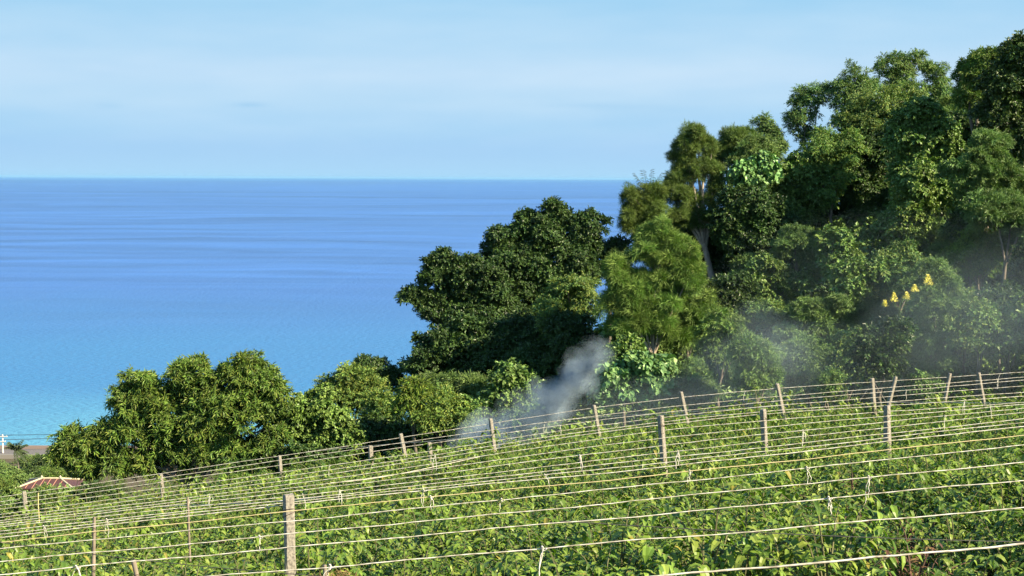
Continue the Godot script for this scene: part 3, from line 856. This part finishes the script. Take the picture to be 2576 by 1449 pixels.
	while yy < 960.0:
		var xx := 1500.0 + (row % 2) * 60.0
		while xx < 2900.0:
			var x := xx + fr.randf_range(-35, 35)
			var y := yy + fr.randf_range(-25, 25)
			var skyline := table(x, [1500, 1650, 1760, 1900, 1990, 2080, 2200, 2400, 2500, 2900], [820, 600, 530, 430, 430, 330, 270, 260, 220, 180])
			if y > skyline + 40.0:
				var d := depth_at(x, y, 4.0)
				for b in standing:
					if absf(b[0] - x) < b[2] + 45.0 and absf(b[1] - y) < b[3] + 35.0:
						d = maxf(d, b[4] + 3.5)
				var k := fr.randi() % 4
				var size := fr.randf_range(34, 58) * 66.0 / d
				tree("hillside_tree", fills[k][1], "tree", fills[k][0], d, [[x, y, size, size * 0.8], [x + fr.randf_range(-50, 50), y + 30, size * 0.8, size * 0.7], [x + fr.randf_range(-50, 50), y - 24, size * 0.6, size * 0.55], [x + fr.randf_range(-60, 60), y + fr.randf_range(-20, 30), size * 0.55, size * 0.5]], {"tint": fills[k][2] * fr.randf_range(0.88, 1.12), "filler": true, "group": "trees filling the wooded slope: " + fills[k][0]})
			xx += 96.0
		yy += 66.0
		row += 1
	# undergrowth
	var places := []
	var tints := []
	for n in 9000:
		var d := fr.randf_range(46, 96)
		var x := fr.randf_range(-0.3, 0.62) * d
		if d > 84 and crest(x) < -14: continue
		var s := fr.randf_range(1.0, 2.3)
		places.append(Transform3D(Basis(Vector3.UP, fr.randf() * TAU).scaled(Vector3.ONE * s), on_ground(x, d) + Vector3(0, 0.25, 0)))
		var q := fr.randf_range(0.7, 1.1)
		tints.append(Color(q, q * 1.05, q))
	tag(many(numbered("undergrowth"), clumps["vine"][0], foliage_mat("vine"), places, tints, self), "dark green undergrowth covering the floor of the wood", "undergrowth", "", "stuff")

func make_left_trees() -> void:
	for q in [[-30, 1262, 49, "small", 0.8], [40, 1252, 50, "vine", 0.8], [110, 1245, 49, "small", 0.9], [175, 1238, 50, "vine", 0.75], [240, 1228, 49, "broad", 0.7]]:
		tree("edge_shrub", "low tangled shrub along the orchard's outer edge below the mango tree", "shrub", q[3], q[2], [[q[0], q[1] + 12, 50, 22], [q[0] + 30, q[1] + 20, 40, 20]], {"clump": 0.8, "group": "shrubs along the orchard's outer edge"})
	tree("mango_tree", "broad spreading mango tree with long drooping leaves below the orchard's edge", "tree", "mango", 51, [[600, 925, 60, 34], [480, 940, 50, 36], [560, 970, 80, 50], [370, 975, 60, 36], [440, 1000, 80, 50], [320, 1020, 50, 44], [650, 980, 60, 50], [540, 1010, 110, 70], [420, 1050, 110, 60], [700, 1040, 52, 50], [610, 1050, 90, 60], [500, 1070, 100, 60], [380, 1080, 90, 56], [270, 1080, 60, 44], [200, 1110, 50, 30], [170, 1150, 32, 36], [230, 1160, 50, 36], [340, 1160, 80, 40], [460, 1150, 80, 44], [580, 1140, 80, 44], [680, 1120, 56, 46]], {"wood": Color(0.26, 0.21, 0.15), "density": 0.52, "clump": 1.05, "thick": 0.16, "tint": Color(1.04, 1.04, 0.93)})
	tree("vine_shrub", "rounded green shrub hung with vines right of the mango tree", "tree", "vine", 51.5, [[790, 1010, 56, 34], [760, 1060, 50, 40], [830, 1060, 56, 44], [870, 1100, 44, 40], [790, 1110, 60, 40]], {"tint": Color(1.04, 1.08, 0.88), "clump": 0.75, "density": 1.2})
	tree("yellow_leaf_tree", "small tree with some yellow leaves and pale branches behind the vine shrub", "tree", "small", 57, [[890, 950, 50, 24], [860, 975, 46, 26], [920, 985, 46, 32], [880, 1010, 40, 26]], {"tint": Color(1.12, 1.06, 0.82), "wood": Color(0.3, 0.26, 0.2), "density": 1.0})
	tree("yellow_leaf_tree", "slender yellow green bush between the vine shrub and the dark wood", "tree", "small", 54, [[960, 1020, 30, 28], [940, 1055, 36, 26], [975, 1050, 24, 30]], {"tint": Color(1.08, 1.08, 0.83), "density": 0.9})
	tree("dark_shrub", "leafy shrub behind the upright posts of the back row", "shrub", "broad", 53, [[980, 1090, 60, 40], [900, 1130, 60, 36], [1050, 1100, 50, 36]], {"tint": Color(0.94, 1.04, 1.02)})
	tree("dark_shrub", "leafy shrub under the right side of the mango tree", "shrub", "broad", 50, [[720, 1160, 70, 36], [800, 1165, 60, 30], [620, 1185, 70, 24]], {"tint": Color(0.95, 1.05, 1.00)})

# ---------- the orchard ----------
func make_plant(variant: int, dry: bool) -> Array:
	# young trees with arching shoots set with two rows of drooping leaves: [stems, foliage]
	var r := RandomNumberGenerator.new()
	r.seed = 500 + variant
	var stems := Shape.new()
	var leaves := Shape.new()
	var greens := [Color(0.15, 0.24, 0.036), Color(0.19, 0.285, 0.044), Color(0.105, 0.185, 0.03), Color(0.23, 0.30, 0.055), Color(0.075, 0.14, 0.026)]
	var browns := [Color(0.14, 0.075, 0.035), Color(0.10, 0.05, 0.03), Color(0.18, 0.12, 0.05), Color(0.12, 0.06, 0.045)]
	stems.tube([Vector3(0, -0.15, 0), Vector3(r.randf_range(-0.04, 0.04), 0.2, 0.02), Vector3(r.randf_range(-0.06, 0.06), 0.42, 0)], [0.03, 0.024, 0.018], Color(0.13, 0.10, 0.07), 5)
	var shoots := 11 if not dry else 7
	for k in shoots:
		var a := TAU * k / shoots + r.randf_range(-0.3, 0.3)
		var high := r.randf_range(0.7, 1.5) if not dry else r.randf_range(0.5, 1.15)
		var reach := r.randf_range(0.14, 0.52)
		var side := Vector3(cos(a), 0, sin(a))
		var p0 := Vector3(0, r.randf_range(0.2, 0.42), 0)
		var p1 := p0 + side * reach * 0.45 + Vector3(0, high * 0.62, 0)
		var p2 := p1 + side * reach * 0.9 + Vector3(0, high * 0.08 - 0.16 * reach, 0)
		var at := func(t: float) -> Vector3: return p0 * (1 - t) * (1 - t) + p1 * 2 * t * (1 - t) + p2 * t * t
		stems.tube([p0, at.call(0.33), at.call(0.66), p2], [0.011, 0.009, 0.007, 0.003], Color(0.11, 0.11, 0.05) if not dry else Color(0.1, 0.06, 0.04), 4)
		var n := 17 if not dry else 8
		var young := r.randf_range(0.85, 1.2)
		for j in n:
			var t := 0.22 + 0.78 * (j + 0.5) / n
			var p: Vector3 = at.call(t)
			var along: Vector3 = (at.call(minf(t + 0.05, 1.0)) - at.call(t - 0.05)).normalized()
			var across := along.cross(Vector3.UP).normalized() * (1.0 if j % 2 else -1.0)
			var out := (across * 0.9 + along * 0.55 + Vector3(0, r.randf_range(-0.45, 0.3), 0) + unit(r) * 0.32).normalized()
			var up := (Vector3.UP + unit(r) * 0.4)
			up = (up - out * up.dot(out)).normalized()
			var set_: Array = browns if dry else greens
			var c: Color = set_[r.randi() % set_.size()] * young
			if not dry and r.randf() < 0.03:
				c = Color(0.26, 0.24, 0.05)
			var size := r.randf_range(0.085, 0.15) if not dry else r.randf_range(0.06, 0.11)
			leaves.big_leaf(p, out, up, size, size * (0.42 if not dry else 0.3), r.randf_range(0.6, 1.5), c)
	return [stems.done(), leaves.done()]

func make_orchard() -> void:
	var kinds := []
	for k in 7:
		kinds.append(make_plant(k, false))
	var dry := []
	for k in 2:
		dry.append(make_plant(40 + k, true))
	var leafy := leaf_mat("orchard", 0.4, Color(0.62, 0.75, 0.16))
	var dead := leaf_mat("dead", 0.8, Color(0.3, 0.2, 0.1))
	var wood := mat(Color(1, 1, 1), 0.9, true)
	var r := RandomNumberGenerator.new()
	r.seed = 202
	var tone := FastNoiseLite.new()
	tone.seed = 15
	tone.frequency = 0.09
	var all := []
	var d := 14.6
	while d < 45.2:
		var half := d * 0.378 + 1.6
		var x := -half - 1.5 + r.randf() * 0.5
		while x < half + 2.5:
			var px := x + r.randf_range(-0.16, 0.16)
			var pz := d + r.randf_range(-0.16, 0.16)
			x += 0.5
			if r.randf() < 0.06: continue
			var n := tone.get_noise_2d(px * 2.0, pz * 2.0)
			var p := on_ground(px, pz)
			var screen := cam_basis.inverse() * (p + Vector3(0, 0.9, 0) - Vector3(0, EYE, 0))
			var u := 512.0 + screen.x / -screen.z * FOCAL
			var w := 288.0 - screen.y / -screen.z * FOCAL
			var withered := (absf(u - 900) < 34 and absf(w - 556) < 32) or (absf(u - 250) < 12 and absf(w - 553) < 8) or (absf(u - 420) < 10 and absf(w - 496) < 5) or (absf(u - 860) < 22 and absf(w - 520) < 14) or (absf(u - 935) < 16 and absf(w - 492) < 7)
			var size := (1.0 + 0.22 * n + r.randf_range(-0.16, 0.16) + (0.28 if r.randf() < 0.12 else 0.0)) * (0.95 if withered else 1.0)
			if pz > 36.0 and u > 860: size *= 0.82
			if pz > 32.0: size *= r.randf_range(0.92, 1.2)
			all.append({"p": p, "s": size, "k": r.randi() % 7, "dry": withered and r.randf() < 0.75, "a": r.randf() * TAU, "t": 1.0 + 0.25 * tone.get_noise_2d(px * 5.0 + 40, pz * 5.0) + r.randf_range(-0.12, 0.12), "w": w, "u": u, "d": pz})
		d += 0.5
	# the 300 nearest that the picture shows, one by one
	var shown := all.filter(func(q): return q.w < 590 and q.u > -8 and q.u < 1032)
	shown.sort_custom(func(a, b): return a.d < b.d)
	for k in mini(300, shown.size()):
		var q: Dictionary = shown[k]
		q.single = true
		var o: Node3D
		if q.dry:
			o = thing("withered_plant", q.p, "withered brown orchard plant in a bare patch among green ones", "plant", "withered plants in the bare patches")
		else:
			o = thing("orchard_plant", q.p, "leafy green orchard plant with arching shoots under the white ropes", "plant", "leafy plants of the orchard")
		o.basis = Basis(Vector3.UP, q.a).scaled(Vector3.ONE * q.s)
		var parts: Array = dry[q.k % 2] if q.dry else kinds[q.k]
		obj("stem", parts[0], wood, o)
		var f := obj("foliage", parts[1], dead if q.dry else leafy, o)
		tag(f, "", "", "", "stuff")
	var field := Node3D.new()
	field.name = "orchard_planting"
	add_child(field)
	tag(field, "dense leafy rows of the orchard receding up to the back row of posts", "plants", "", "stuff")
	for set_ in 9:
		var places := []
		var tints := []
		for q in all:
			var at: int = (7 + q.k % 2) if q.dry else q.k
			if q.has("single") or at != set_: continue
			places.append(Transform3D(Basis(Vector3.UP, q.a).scaled(Vector3.ONE * q.s), q.p))
			tints.append(Color(q.t, q.t, q.t))
		if places.size():
			var parts: Array = dry[set_ - 7] if set_ > 6 else kinds[set_]
			tag(many("foliage", parts[1], dead if set_ > 6 else leafy, places, tints, field), "", "", "", "stuff")
			tag(many("stems", parts[0], wood, places, tints, field), "", "", "", "stuff")

# ---------- posts and ropes ----------
var ropes := []   # [depth, y at x = 0, 1200, 2300, 3520 of the photograph]
func rope_point(k: int, u: float) -> Vector3:
	var q: Array = ropes[k]
	var x := u * 3.4375
	var y: float
	if x < 1200: y = lerpf(q[1], q[2], x / 1200.0)
	elif x < 2300: y = lerpf(q[2], q[3], (x - 1200) / 1100.0)
	else: y = lerpf(q[3], q[4], (x - 2300) / 1220.0)
	# rounded at the breaks
	for b in [[1200.0, (q[3] - q[2]) / 1100.0 - (q[2] - q[1]) / 1200.0], [2300.0, (q[4] - q[3]) / 1220.0 - (q[3] - q[2]) / 1100.0]]:
		var near := maxf(0.0, 1.0 - absf(x - b[0]) / 500.0)
		y += b[1] * 125.0 * near * near
	return from_pixel(u, y / 3.4375, q[0])

func make_trellis() -> void:
	ropes = [[8.5, 2190, 2080, 1980, 1869], [10.3, 2045, 1942, 1848, 1746], [12, 1975, 1862, 1765, 1649], [13.5, 1930, 1817, 1710, 1588], [15, 1886, 1771, 1660, 1530], [16, 1864, 1735, 1630, 1495],
		[17.6, 1847, 1710, 1605, 1464], [18.6, 1835, 1704, 1589, 1452], [20, 1826, 1696, 1572, 1440], [22.5, 1812, 1685, 1553, 1417], [25, 1804, 1668, 1525, 1403], [27, 1797, 1655, 1497, 1390],
		[29, 1790, 1641, 1467, 1383], [31, 1780, 1624, 1445, 1362], [33, 1768, 1610, 1437, 1348], [35.5, 1750, 1594, 1423, 1326], [38, 1738, 1564, 1409, 1307], [40, 1725, 1547, 1392, 1296], [42, 1709, 1533, 1359, 1279]]
	var white := mat(Color(1, 1, 1), 0.6)
	white.albedo_texture = noise_texture(61, 0.06, [[0.25, Color(0.26, 0.23, 0.16)], [0.45, Color(0.52, 0.48, 0.39)], [0.6, Color(0.66, 0.64, 0.57)], [0.8, Color(0.74, 0.73, 0.68)]], 4, 256)
	white.uv1_triplanar = true
	white.uv1_scale = Vector3.ONE * 0.5
	var yellow := mat(Color(0.60, 0.50, 0.27), 0.6)
	var names := ["thick white rope strung lowest and closest above the orchard", "white rope just above the thick lowest rope", "white rope passing low across the big concrete post", "white rope passing the middle of the big concrete post", "white rope passing the upper half of the big concrete post", "yellowed rope passing just under the head of the big concrete post", "thick white rope tied to the head of the big concrete post", "thin white rope running beside the one tied to the big concrete post"]
	for k in ropes.size():
		var r := RandomNumberGenerator.new()
		r.seed = 900 + k
		var s := Shape.new()
		s.smooth = true
		var pts := []
		var rr := []
		var thick: float = 0.0036 + 0.000085 * ropes[k][0]
		if k == 0: thick = 0.0068
		if k == 6: thick = 0.006
		var wave := r.randf() * TAU
		for j in 61:
			var u := lerpf(-90, 1114, j / 60.0)
			var p := rope_point(k, u)
			p.y += 0.004 * sin(u * 0.031 + wave) + r.randf_range(-0.0015, 0.0015) * (1.0 + ropes[k][0] * 0.08)
			p.z += 0.01 * sin(u * 0.017 + wave * 2.0)
			pts.append(p)
			rr.append(thick * r.randf_range(0.9, 1.15))
		s.tube(pts, rr, Color(1, 1, 1), 6)
		var label: String = names[k] if k < names.size() else ("topmost white rope along the heads of the back row of posts" if k == ropes.size() - 1 else "thin white rope strung across the orchard towards the back row of posts")
		tag(obj("rope", s.done(), yellow if k == 5 else white), label, "rope", "ropes strung across the orchard" if k >= names.size() and k < ropes.size() - 1 else "")
	# slack strands that cross between neighbours
	for q in [[18, 16, 300, 520], [17, 15, 560, 800], [16, 14, 640, 760], [10, 8, 160, 330], [11, 12, 330, 480], [14, 12, 880, 1060]]:
		var s := Shape.new()
		s.smooth = true
		var pts := []
		var rr := []
		for j in 13:
			var t := j / 12.0
			var u := lerpf(q[2], q[3], t)
			pts.append(rope_point(q[0], u).lerp(rope_point(q[1], u), smoothstep(0, 1, t)) - Vector3(0, 0.05 * 4 * t * (1 - t), 0))
			rr.append(0.007)
		s.tube(pts, rr, Color(1, 1, 1), 5)
		tag(obj("slack_rope", s.done(), white), "slack white strand crossing between two neighbouring ropes", "rope", "slack strands between ropes")
	# two dark wires below the ropes
	for q in [[Vector2(-10, 541), Vector2(330, 577), 14.2, "dark wire sagging low past the foot of the big concrete post"], [Vector2(560, 521), Vector2(1060, 543), 13.0, "dark wire running low across the right of the orchard"]]:
		var s := Shape.new()
		var pts := []
		var rr := []
		for j in 21:
			var t := j / 20.0
			var e: Vector2 = q[0].lerp(q[1], t)
			pts.append(from_pixel(e.x, e.y + 3.0 * sin(t * PI), q[2]))
			rr.append(0.0045)
		s.tube(pts, rr, Color(1, 1, 1), 5)
		tag(obj("dark_wire", s.done(), mat_once("wire", Color(0.03, 0.03, 0.03), 0.6)), q[3], "wire")
	# posts: top u, top v, second point u, v, depth, width, turn, label, wooden
	var posts := [
		[288.5, 495, 290.5, 576, 17.4, 0.135, 0.36, "big weathered concrete post with a wire wound round its head", 0],
		[660.5, 416, 664.5, 475, 29, 0.125, -0.72, "dark concrete post left of the pair standing in the orchard's right half", 0],
		[763, 409.5, 765.5, 461, 31, 0.12, -0.78, "concrete post half sunk in leaves between two others in the right half", 0],
		[887, 406, 887.5, 470, 28.5, 0.13, 0.72, "tall concrete post with a dark side standing before the leaning post", 0],
		[895.6, 377, 888, 408, 40.5, 0.10, 0.5, "back row post leaning strongly towards the tall concrete post", 0],
		[400.7, 434, 408.6, 474, 41.5, 0.11, 0.5, "back row post leaning left between two upright shorter posts", 0],
		[490.5, 419, 494, 447, 42, 0.11, 0.5, "back row post standing in the thick of the smoke's foot", 0],
		[594, 405.5, 597, 423, 42, 0.105, 0.5, "back row post below the large heart leaved shrub, beside the smoke", 0],
		[681, 392, 686.5, 418, 42, 0.105, 0.5, "back row post leaning left, right of the large heart leaved shrub", 0],
		[777, 384, 783, 412, 42, 0.11, 0.5, "back row post leaning left before the dark shade of the wood", 0],
		[872, 378.5, 873.5, 399, 43, 0.12, 0.5, "upright grey back row post with guy wires beside the leaning one", 0],
		[950, 373.7, 945.7, 396, 42, 0.09, 0.5, "back row post leaning right before the flowering tree", 0],
		[978.7, 373, 982, 391.5, 42, 0.09, 0.5, "back row post half hidden by leaves right of the flowering tree", 0],
		[370.5, 446, 372, 481, 37.5, 0.115, 0.4, "upright post left of the leaning back row post", 0],
		[429.3, 443, 432.5, 476, 38, 0.115, 0.4, "upright post right of the leaning back row post", 0],
		[279.5, 456, 280.5, 468, 42, 0.10, 0.5, "short back row post before the right side of the mango tree", 0],
		[161, 474.6, 163, 498, 41.5, 0.11, 0.5, "back row post before the left side of the mango tree", 0],
		[24, 491.7, 27.5, 520, 40, 0.12, 0.4, "pale leaning back row post below the red roofed house", 0],
		[188, 497, 189.6, 540, 23, 0.045, 0.3, "thin pale stick propping the ropes left of the big concrete post", 1],
		[94, 516.8, 93.7, 556, 19.5, 0.055, 0.3, "thin dark stick with a rag tied on, propping the ropes", 1],
		[133, 560, 137.5, 580, 15.0, 0.06, 0.3, "short dark stake with wire round its head near the dark wire", 1],
		[325, 565, 325.5, 578, 15.5, 0.05, 0.3, "short stake with a rope knot right of the big concrete post's foot", 1],
		[579, 457, 583, 471, 30, 0.05, 0.3, "thin slanting stick among leaves in mid orchard", 1],
		[38, 493, 39, 521, 36, 0.03, 0.3, "thin yellow bamboo stick beside the pale leaning post", 2],
		[182, 485.5, 182.5, 493, 38, 0.04, 0.3, "tiny stick showing just behind the thin pale stick", 1],
	]
	var concrete := mat(Color(1, 1, 1), 0.95)
	concrete.albedo_texture = noise_texture(71, 0.035, [[0.2, Color(0.10, 0.09, 0.075)], [0.42, Color(0.21, 0.195, 0.165)], [0.6, Color(0.28, 0.26, 0.22)], [0.8, Color(0.36, 0.33, 0.26)]], 5)
	concrete.uv1_triplanar = true
	concrete.uv1_scale = Vector3(1.4, 0.9, 1.4)
	concrete.heightmap_enabled = false
	var stick := bark(Color(0.24, 0.20, 0.15))
	var bamboo := mat(Color(0.52, 0.45, 0.2), 0.6)
	for q in posts:
		var top := from_pixel(q[0], q[1], q[4])
		var low := from_pixel(q[2], q[3], q[4])
		var dir := (top - low).normalized()
		var length := 1.0
		var foot := top
		while foot.y > ground(foot.x, -foot.z) - 0.3 and length < 5.0:
			length += 0.1
			foot = top - dir * length
		var o := thing("trellis_post" if q[8] == 0 else "prop_stick", foot, q[7], "post" if q[8] == 0 else "stick")
		var b := Basis(Quaternion(Vector3.UP, dir)) * Basis(Vector3.UP, q[6])
		var s := Shape.new()
		var r := RandomNumberGenerator.new()
		r.seed = int(q[0]) * 3 + 1
		if q[8] == 0:
			# square section with worn, chamfered arrises and a chipped head
			var rings := 15
			for k in rings:
				var t := float(k) / (rings - 1)
				var w: float = q[5] * 0.5 * (1.06 - 0.1 * t)
				if k == rings - 1: w *= 0.86
				var h: float = length * t if k < rings - 1 else length + 0.012
				if k == rings - 2: h = length - 0.018
				var ch: float = w * 0.72
				for e in [[w, -ch], [w, ch], [ch, w], [-ch, w], [-w, ch], [-w, -ch], [-ch, -w], [ch, -w]]:
					var jit: float = 0.035 * q[5]
					s.put(b * Vector3(e[0] + r.randf_range(-jit, jit), h + (r.randf_range(-0.012, 0.006) if k >= rings - 2 else 0.0), e[1] + r.randf_range(-jit, jit)), Color(1, 1, 1))
			for k in rings - 1:
				for e in 8:
					var a := k * 8 + e
					var a2 := k * 8 + (e + 1) % 8
					s.tri(a, a2, a2 + 8); s.tri(a, a2 + 8, a + 8)
			var c := s.put(b * Vector3(0, length + 0.014, 0), Color(1, 1, 1))
			for e in 8:
				s.tri((rings - 1) * 8 + e, (rings - 1) * 8 + (e + 1) % 8, c)
			obj("shaft", s.done(), concrete, o)
		else:
			var pts := []
			var rr := []
			for k in 9:
				pts.append(dir * length * k / 8.0 + Vector3(r.randf_range(-0.012, 0.012), 0, r.randf_range(-0.012, 0.012)))
				rr.append(q[5] * 0.5 * r.randf_range(0.8, 1.1))
			s.smooth = true
			s.tube(pts, rr, Color(1, 1, 1), 7)
			obj("shaft", s.done(), bamboo if q[8] == 2 else stick, o)
		# wire lashing round the head
		if q[4] < 32:
			var lash := Shape.new()
			for turn in 2:
				var pts := []
				var rr := []
				for k in 13:
					var a := TAU * k / 12.0
					var w: float = q[5] * 0.62
					var h: float = length - 0.2 - 0.05 * turn + 0.035 * sin(a + turn)
					pts.append(b * Vector3(cos(a) * w, h, sin(a) * w))
					rr.append(0.004)
				lash.tube(pts, rr, Color(1, 1, 1), 4)
			obj("wire_lashing", lash.done(), mat_once("rust", Color(0.09, 0.06, 0.045), 0.8), o)
	# guy wires at the upright grey post
	for e in [-14.0, 13.0]:
		var s := Shape.new()
		s.tube([from_pixel(873, 381, 43), from_pixel(873 + e, 402, 43)], [0.008, 0.008], Color(1, 1, 1), 4)
		tag(obj("guy_wire", s.done(), mat_once("guy", Color(0.22, 0.21, 0.2), 0.7)), "thin guy wire slanting from the upright grey back row post", "wire", "guy wires of the grey post")

func make_small_things() -> void:
	# scraps of cord and rag left hanging from the ropes: rope, u, length, strands
	var rag := mat(Color(0.66, 0.64, 0.56), 0.8)
	var ties := [[1, 543, 0.30, 2], [2, 829, 0.16, 3], [3, 869, 0.26, 2], [2, 77, 0.22, 3], [1, 331, 0.12, 2], [5, 431, 0.16, 2], [4, 502, 0.14, 1], [6, 268, 0.18, 2], [8, 44, 0.2, 2], [8, 107, 0.28, 2], [11, 190, 0.2, 2], [4, 807, 0.2, 2], [9, 678, 0.3, 3], [10, 803, 0.3, 3], [13, 965, 0.35, 2], [16, 906, 0.3, 1], [17, 997, 0.3, 2], [12, 990, 0.3, 1], [10, 945, 0.25, 1], [14, 435, 0.4, 2], [17, 545, 0.3, 1], [16, 560, 0.3, 1], [18, 745, 0.3, 1], [18, 1000, 0.4, 1], [7, 545, 0.2, 1], [3, 260, 0.16, 1], [9, 303, 0.25, 1], [9, 340, 0.25, 2], [12, 210, 0.3, 2], [15, 330, 0.3, 1], [6, 424, 0.22, 2], [5, 690, 0.16, 2], [10, 580, 0.3, 2]]
	var r := RandomNumberGenerator.new()
	r.seed = 31
	for q in ties:
		var p := rope_point(q[0], q[1])
		var s := Shape.new()
		s.smooth = true
		var pts := []
		var rr := []
		for k in 11:
			var a := TAU * k / 10.0
			pts.append(Vector3(cos(a) * 0.012 + (k - 5) * 0.003, sin(a) * 0.02, sin(a) * 0.012))
			rr.append(0.006)
		s.tube(pts, rr, Color(1, 1, 1), 5)
		for n in q[3]:
			var side := r.randf_range(-0.06, 0.06)
			pts = []
			rr = []
			for k in 7:
				var t := k / 6.0
				pts.append(Vector3(side * sin(t * 2.2) + r.randf_range(-0.008, 0.008), -q[2] * t * (1.0 - 0.2 * n), r.randf_range(-0.02, 0.02)))
				rr.append(lerpf(0.0045, 0.003, t) * (1.0 if q[0] < 9 else 1.6))
			s.tube(pts, rr, Color(1, 1, 1), 5)
		tag(obj("cord_scrap", s.done(), rag, self, p), "pale scrap of cord knotted on a rope, its ends hanging down", "cord", "cord scraps hanging from the ropes")
	# heap of dry litter beside the big post
	var hd := 17.3
	var hp := from_pixel(338, 577, hd)
	var base := Vector3(hp.x, ground(hp.x, hd), -hd)
	var heap := thing("straw_heap", base, "rounded heap of dry brown straw right of the big concrete post", "heap")
	var hs := Shape.new()
	for k in 1500:
		var a := r.randf() * TAU
		var q := sqrt(r.randf())
		var p := Vector3(cos(a) * q * 0.75, (hp.y - base.y + 0.1) * sqrt(maxf(0.0, 1.0 - q * q)) * r.randf_range(0.85, 1.0), sin(a) * q * 0.6)
		var dir := (unit(r) + Vector3(0, 0.1, 0)).normalized()
		hs.leaf(p, dir, (Vector3.UP + unit(r) * 0.6).normalized(), r.randf_range(0.06, 0.16), 0.014, 0.3, Color(0.27, 0.18, 0.085) * r.randf_range(0.55, 1.3))
	tag(obj("straw", hs.done(), leaf_mat("dead", 0.8, Color(0.3, 0.2, 0.1)), heap), "", "", "", "stuff")
	var core := Shape.new()
	core.smooth = true
	core.tube([Vector3(0, -0.2, 0), Vector3(0, 0.3, 0), Vector3(0, (hp.y - base.y) * 0.7, 0), Vector3(0, hp.y - base.y - 0.02, 0)], [0.72, 0.66, 0.45, 0.1], Color(1, 1, 1), 14)
	obj("core", core.done(), bark(Color(0.16, 0.105, 0.055)), heap)
	# plumed grasses at the far left edge
	var where := [[246, 1685, 1640, 40, 1690], [345, 1690, 1655, 355, 1660], [262, 1720, 1690, 250, 1688], [315, 1715, 1680, 306, 1672], [412, 1695, 1680, 420, 1683]]
	var k2 := 0
	for q in where:
		var d := 41.0
		var top := from_pixel(q[0] / 3.4375, (q[2] - 10) / 3.4375, d)
		var foot := on_ground(top.x, d)
		var g := thing("reed_grass", foot, "yellowish reed grass with arching blades by the back row below the mango tree", "grass", "reed grasses below the mango tree")
		for n in 5:
			var s := Shape.new()
			var lean := r.randf_range(-0.35, 0.35)
			var h := (top.y - foot.y) * r.randf_range(0.8, 1.05)
			var prev := Vector3.ZERO
			for j in 7:
				var t := (j + 1) / 7.0
				var p := Vector3(lean * t * t + 0.02 * n, h * (t - 0.12 * t * t * absf(lean)), 0.04 * n)
				var w := 0.05 * (1.0 - t * 0.85)
				s.quad(prev + Vector3(w, 0, 0.01), p + Vector3(w * 0.8, 0, 0.01), p - Vector3(w * 0.8, 0, 0), prev - Vector3(w, 0, 0), Color(0.30, 0.32, 0.09))
				prev = p
			obj("blade", s.done(), leaf_mat("small", 0.5, Color(0.5, 0.55, 0.18)), g)
		k2 += 1

# ---------- smoke ----------
func make_smoke() -> void:
	var smoke := Node3D.new()
	smoke.name = "smoke"
	add_child(smoke)
	tag(smoke, "pale blue smoke rising behind the back row of posts and drifting right", "smoke", "", "stuff")
	var r := RandomNumberGenerator.new()
	r.seed = 64
	# path of the plume: x, y in the 2576-wide view, half width, density
	var path := [[1200, 1130, 40, 0.55], [1215, 1105, 45, 0.5], [1270, 1085, 45, 0.26], [1330, 1060, 45, 0.22], [1370, 1030, 40, 0.34], [1400, 1005, 44, 0.36], [1440, 975, 36, 0.36], [1465, 945, 30, 0.36], [1470, 920, 30, 0.32], [1490, 890, 30, 0.22], [1520, 885, 24, 0.12], [1495, 860, 18, 0.14]]
	for n in 60:
		var t := n / 59.0 * (path.size() - 1)
		var i0 := mini(int(t), path.size() - 2)
		var f := t - i0
		var at := Vector2(path[i0][0], path[i0][1]).lerp(Vector2(path[i0 + 1][0], path[i0 + 1][1]), f)
		var wide := lerpf(path[i0][2], path[i0 + 1][2], f) * 1.15
		var dense := lerpf(path[i0][3], path[i0 + 1][3], f)
		for k in 4:
			var a := r.randf() * TAU
			var e := sqrt(r.randf()) * wide
			var d := 45.5 + r.randf_range(-0.5, 0.5)
			var p := view(at.x + cos(a) * e, at.y + sin(a) * e * 0.8, d)
			var size := wide * r.randf_range(0.3, 1.0) * d / (DISP * FOCAL) * 2.0
			puff(smoke, p, Vector3(size * r.randf_range(0.9, 1.5), size * r.randf_range(0.6, 0.9), size), dense * r.randf_range(0.15, 0.42), r)
	# thin drift hanging in front of the shaded wood
	for q in [[1950, 900, 170, 110, 0.022], [1940, 860, 70, 120, 0.034], [1880, 930, 150, 70, 0.03], [2100, 900, 300, 130, 0.024], [2350, 860, 360, 160, 0.022], [2500, 800, 260, 180, 0.026], [1750, 1000, 260, 60, 0.03], [1500, 1050, 260, 50, 0.03], [2150, 700, 420, 160, 0.006]]:
		for k in 3:
			var d := 47.0 + r.randf_range(-0.8, 0.8)
			var p := view(q[0] + r.randf_range(-0.5, 0.5) * q[2], q[1] + r.randf_range(-0.5, 0.5) * q[3], d)
			var m := d / (DISP * FOCAL) * 2.0
			puff(smoke, p, Vector3(q[2] * m * r.randf_range(0.7, 1.1), q[3] * m * r.randf_range(0.7, 1.1), 2.6), q[4] * 0.42, r)

func puff(parent: Node3D, p: Vector3, size: Vector3, density: float, r: RandomNumberGenerator) -> void:
	var f := FogVolume.new()
	f.name = "smoke_puff"
	f.shape = RenderingServer.FOG_VOLUME_SHAPE_ELLIPSOID
	f.size = size
	var m := FogMaterial.new()
	m.density = density
	m.albedo = Color(0.84, 0.94, 1.0)
	f.material = m
	parent.add_child(f, true)
	f.position = p
	f.rotation = Vector3(0, 0, r.randf_range(-1.5, 1.5) if size.x < 3.0 else 0.0)
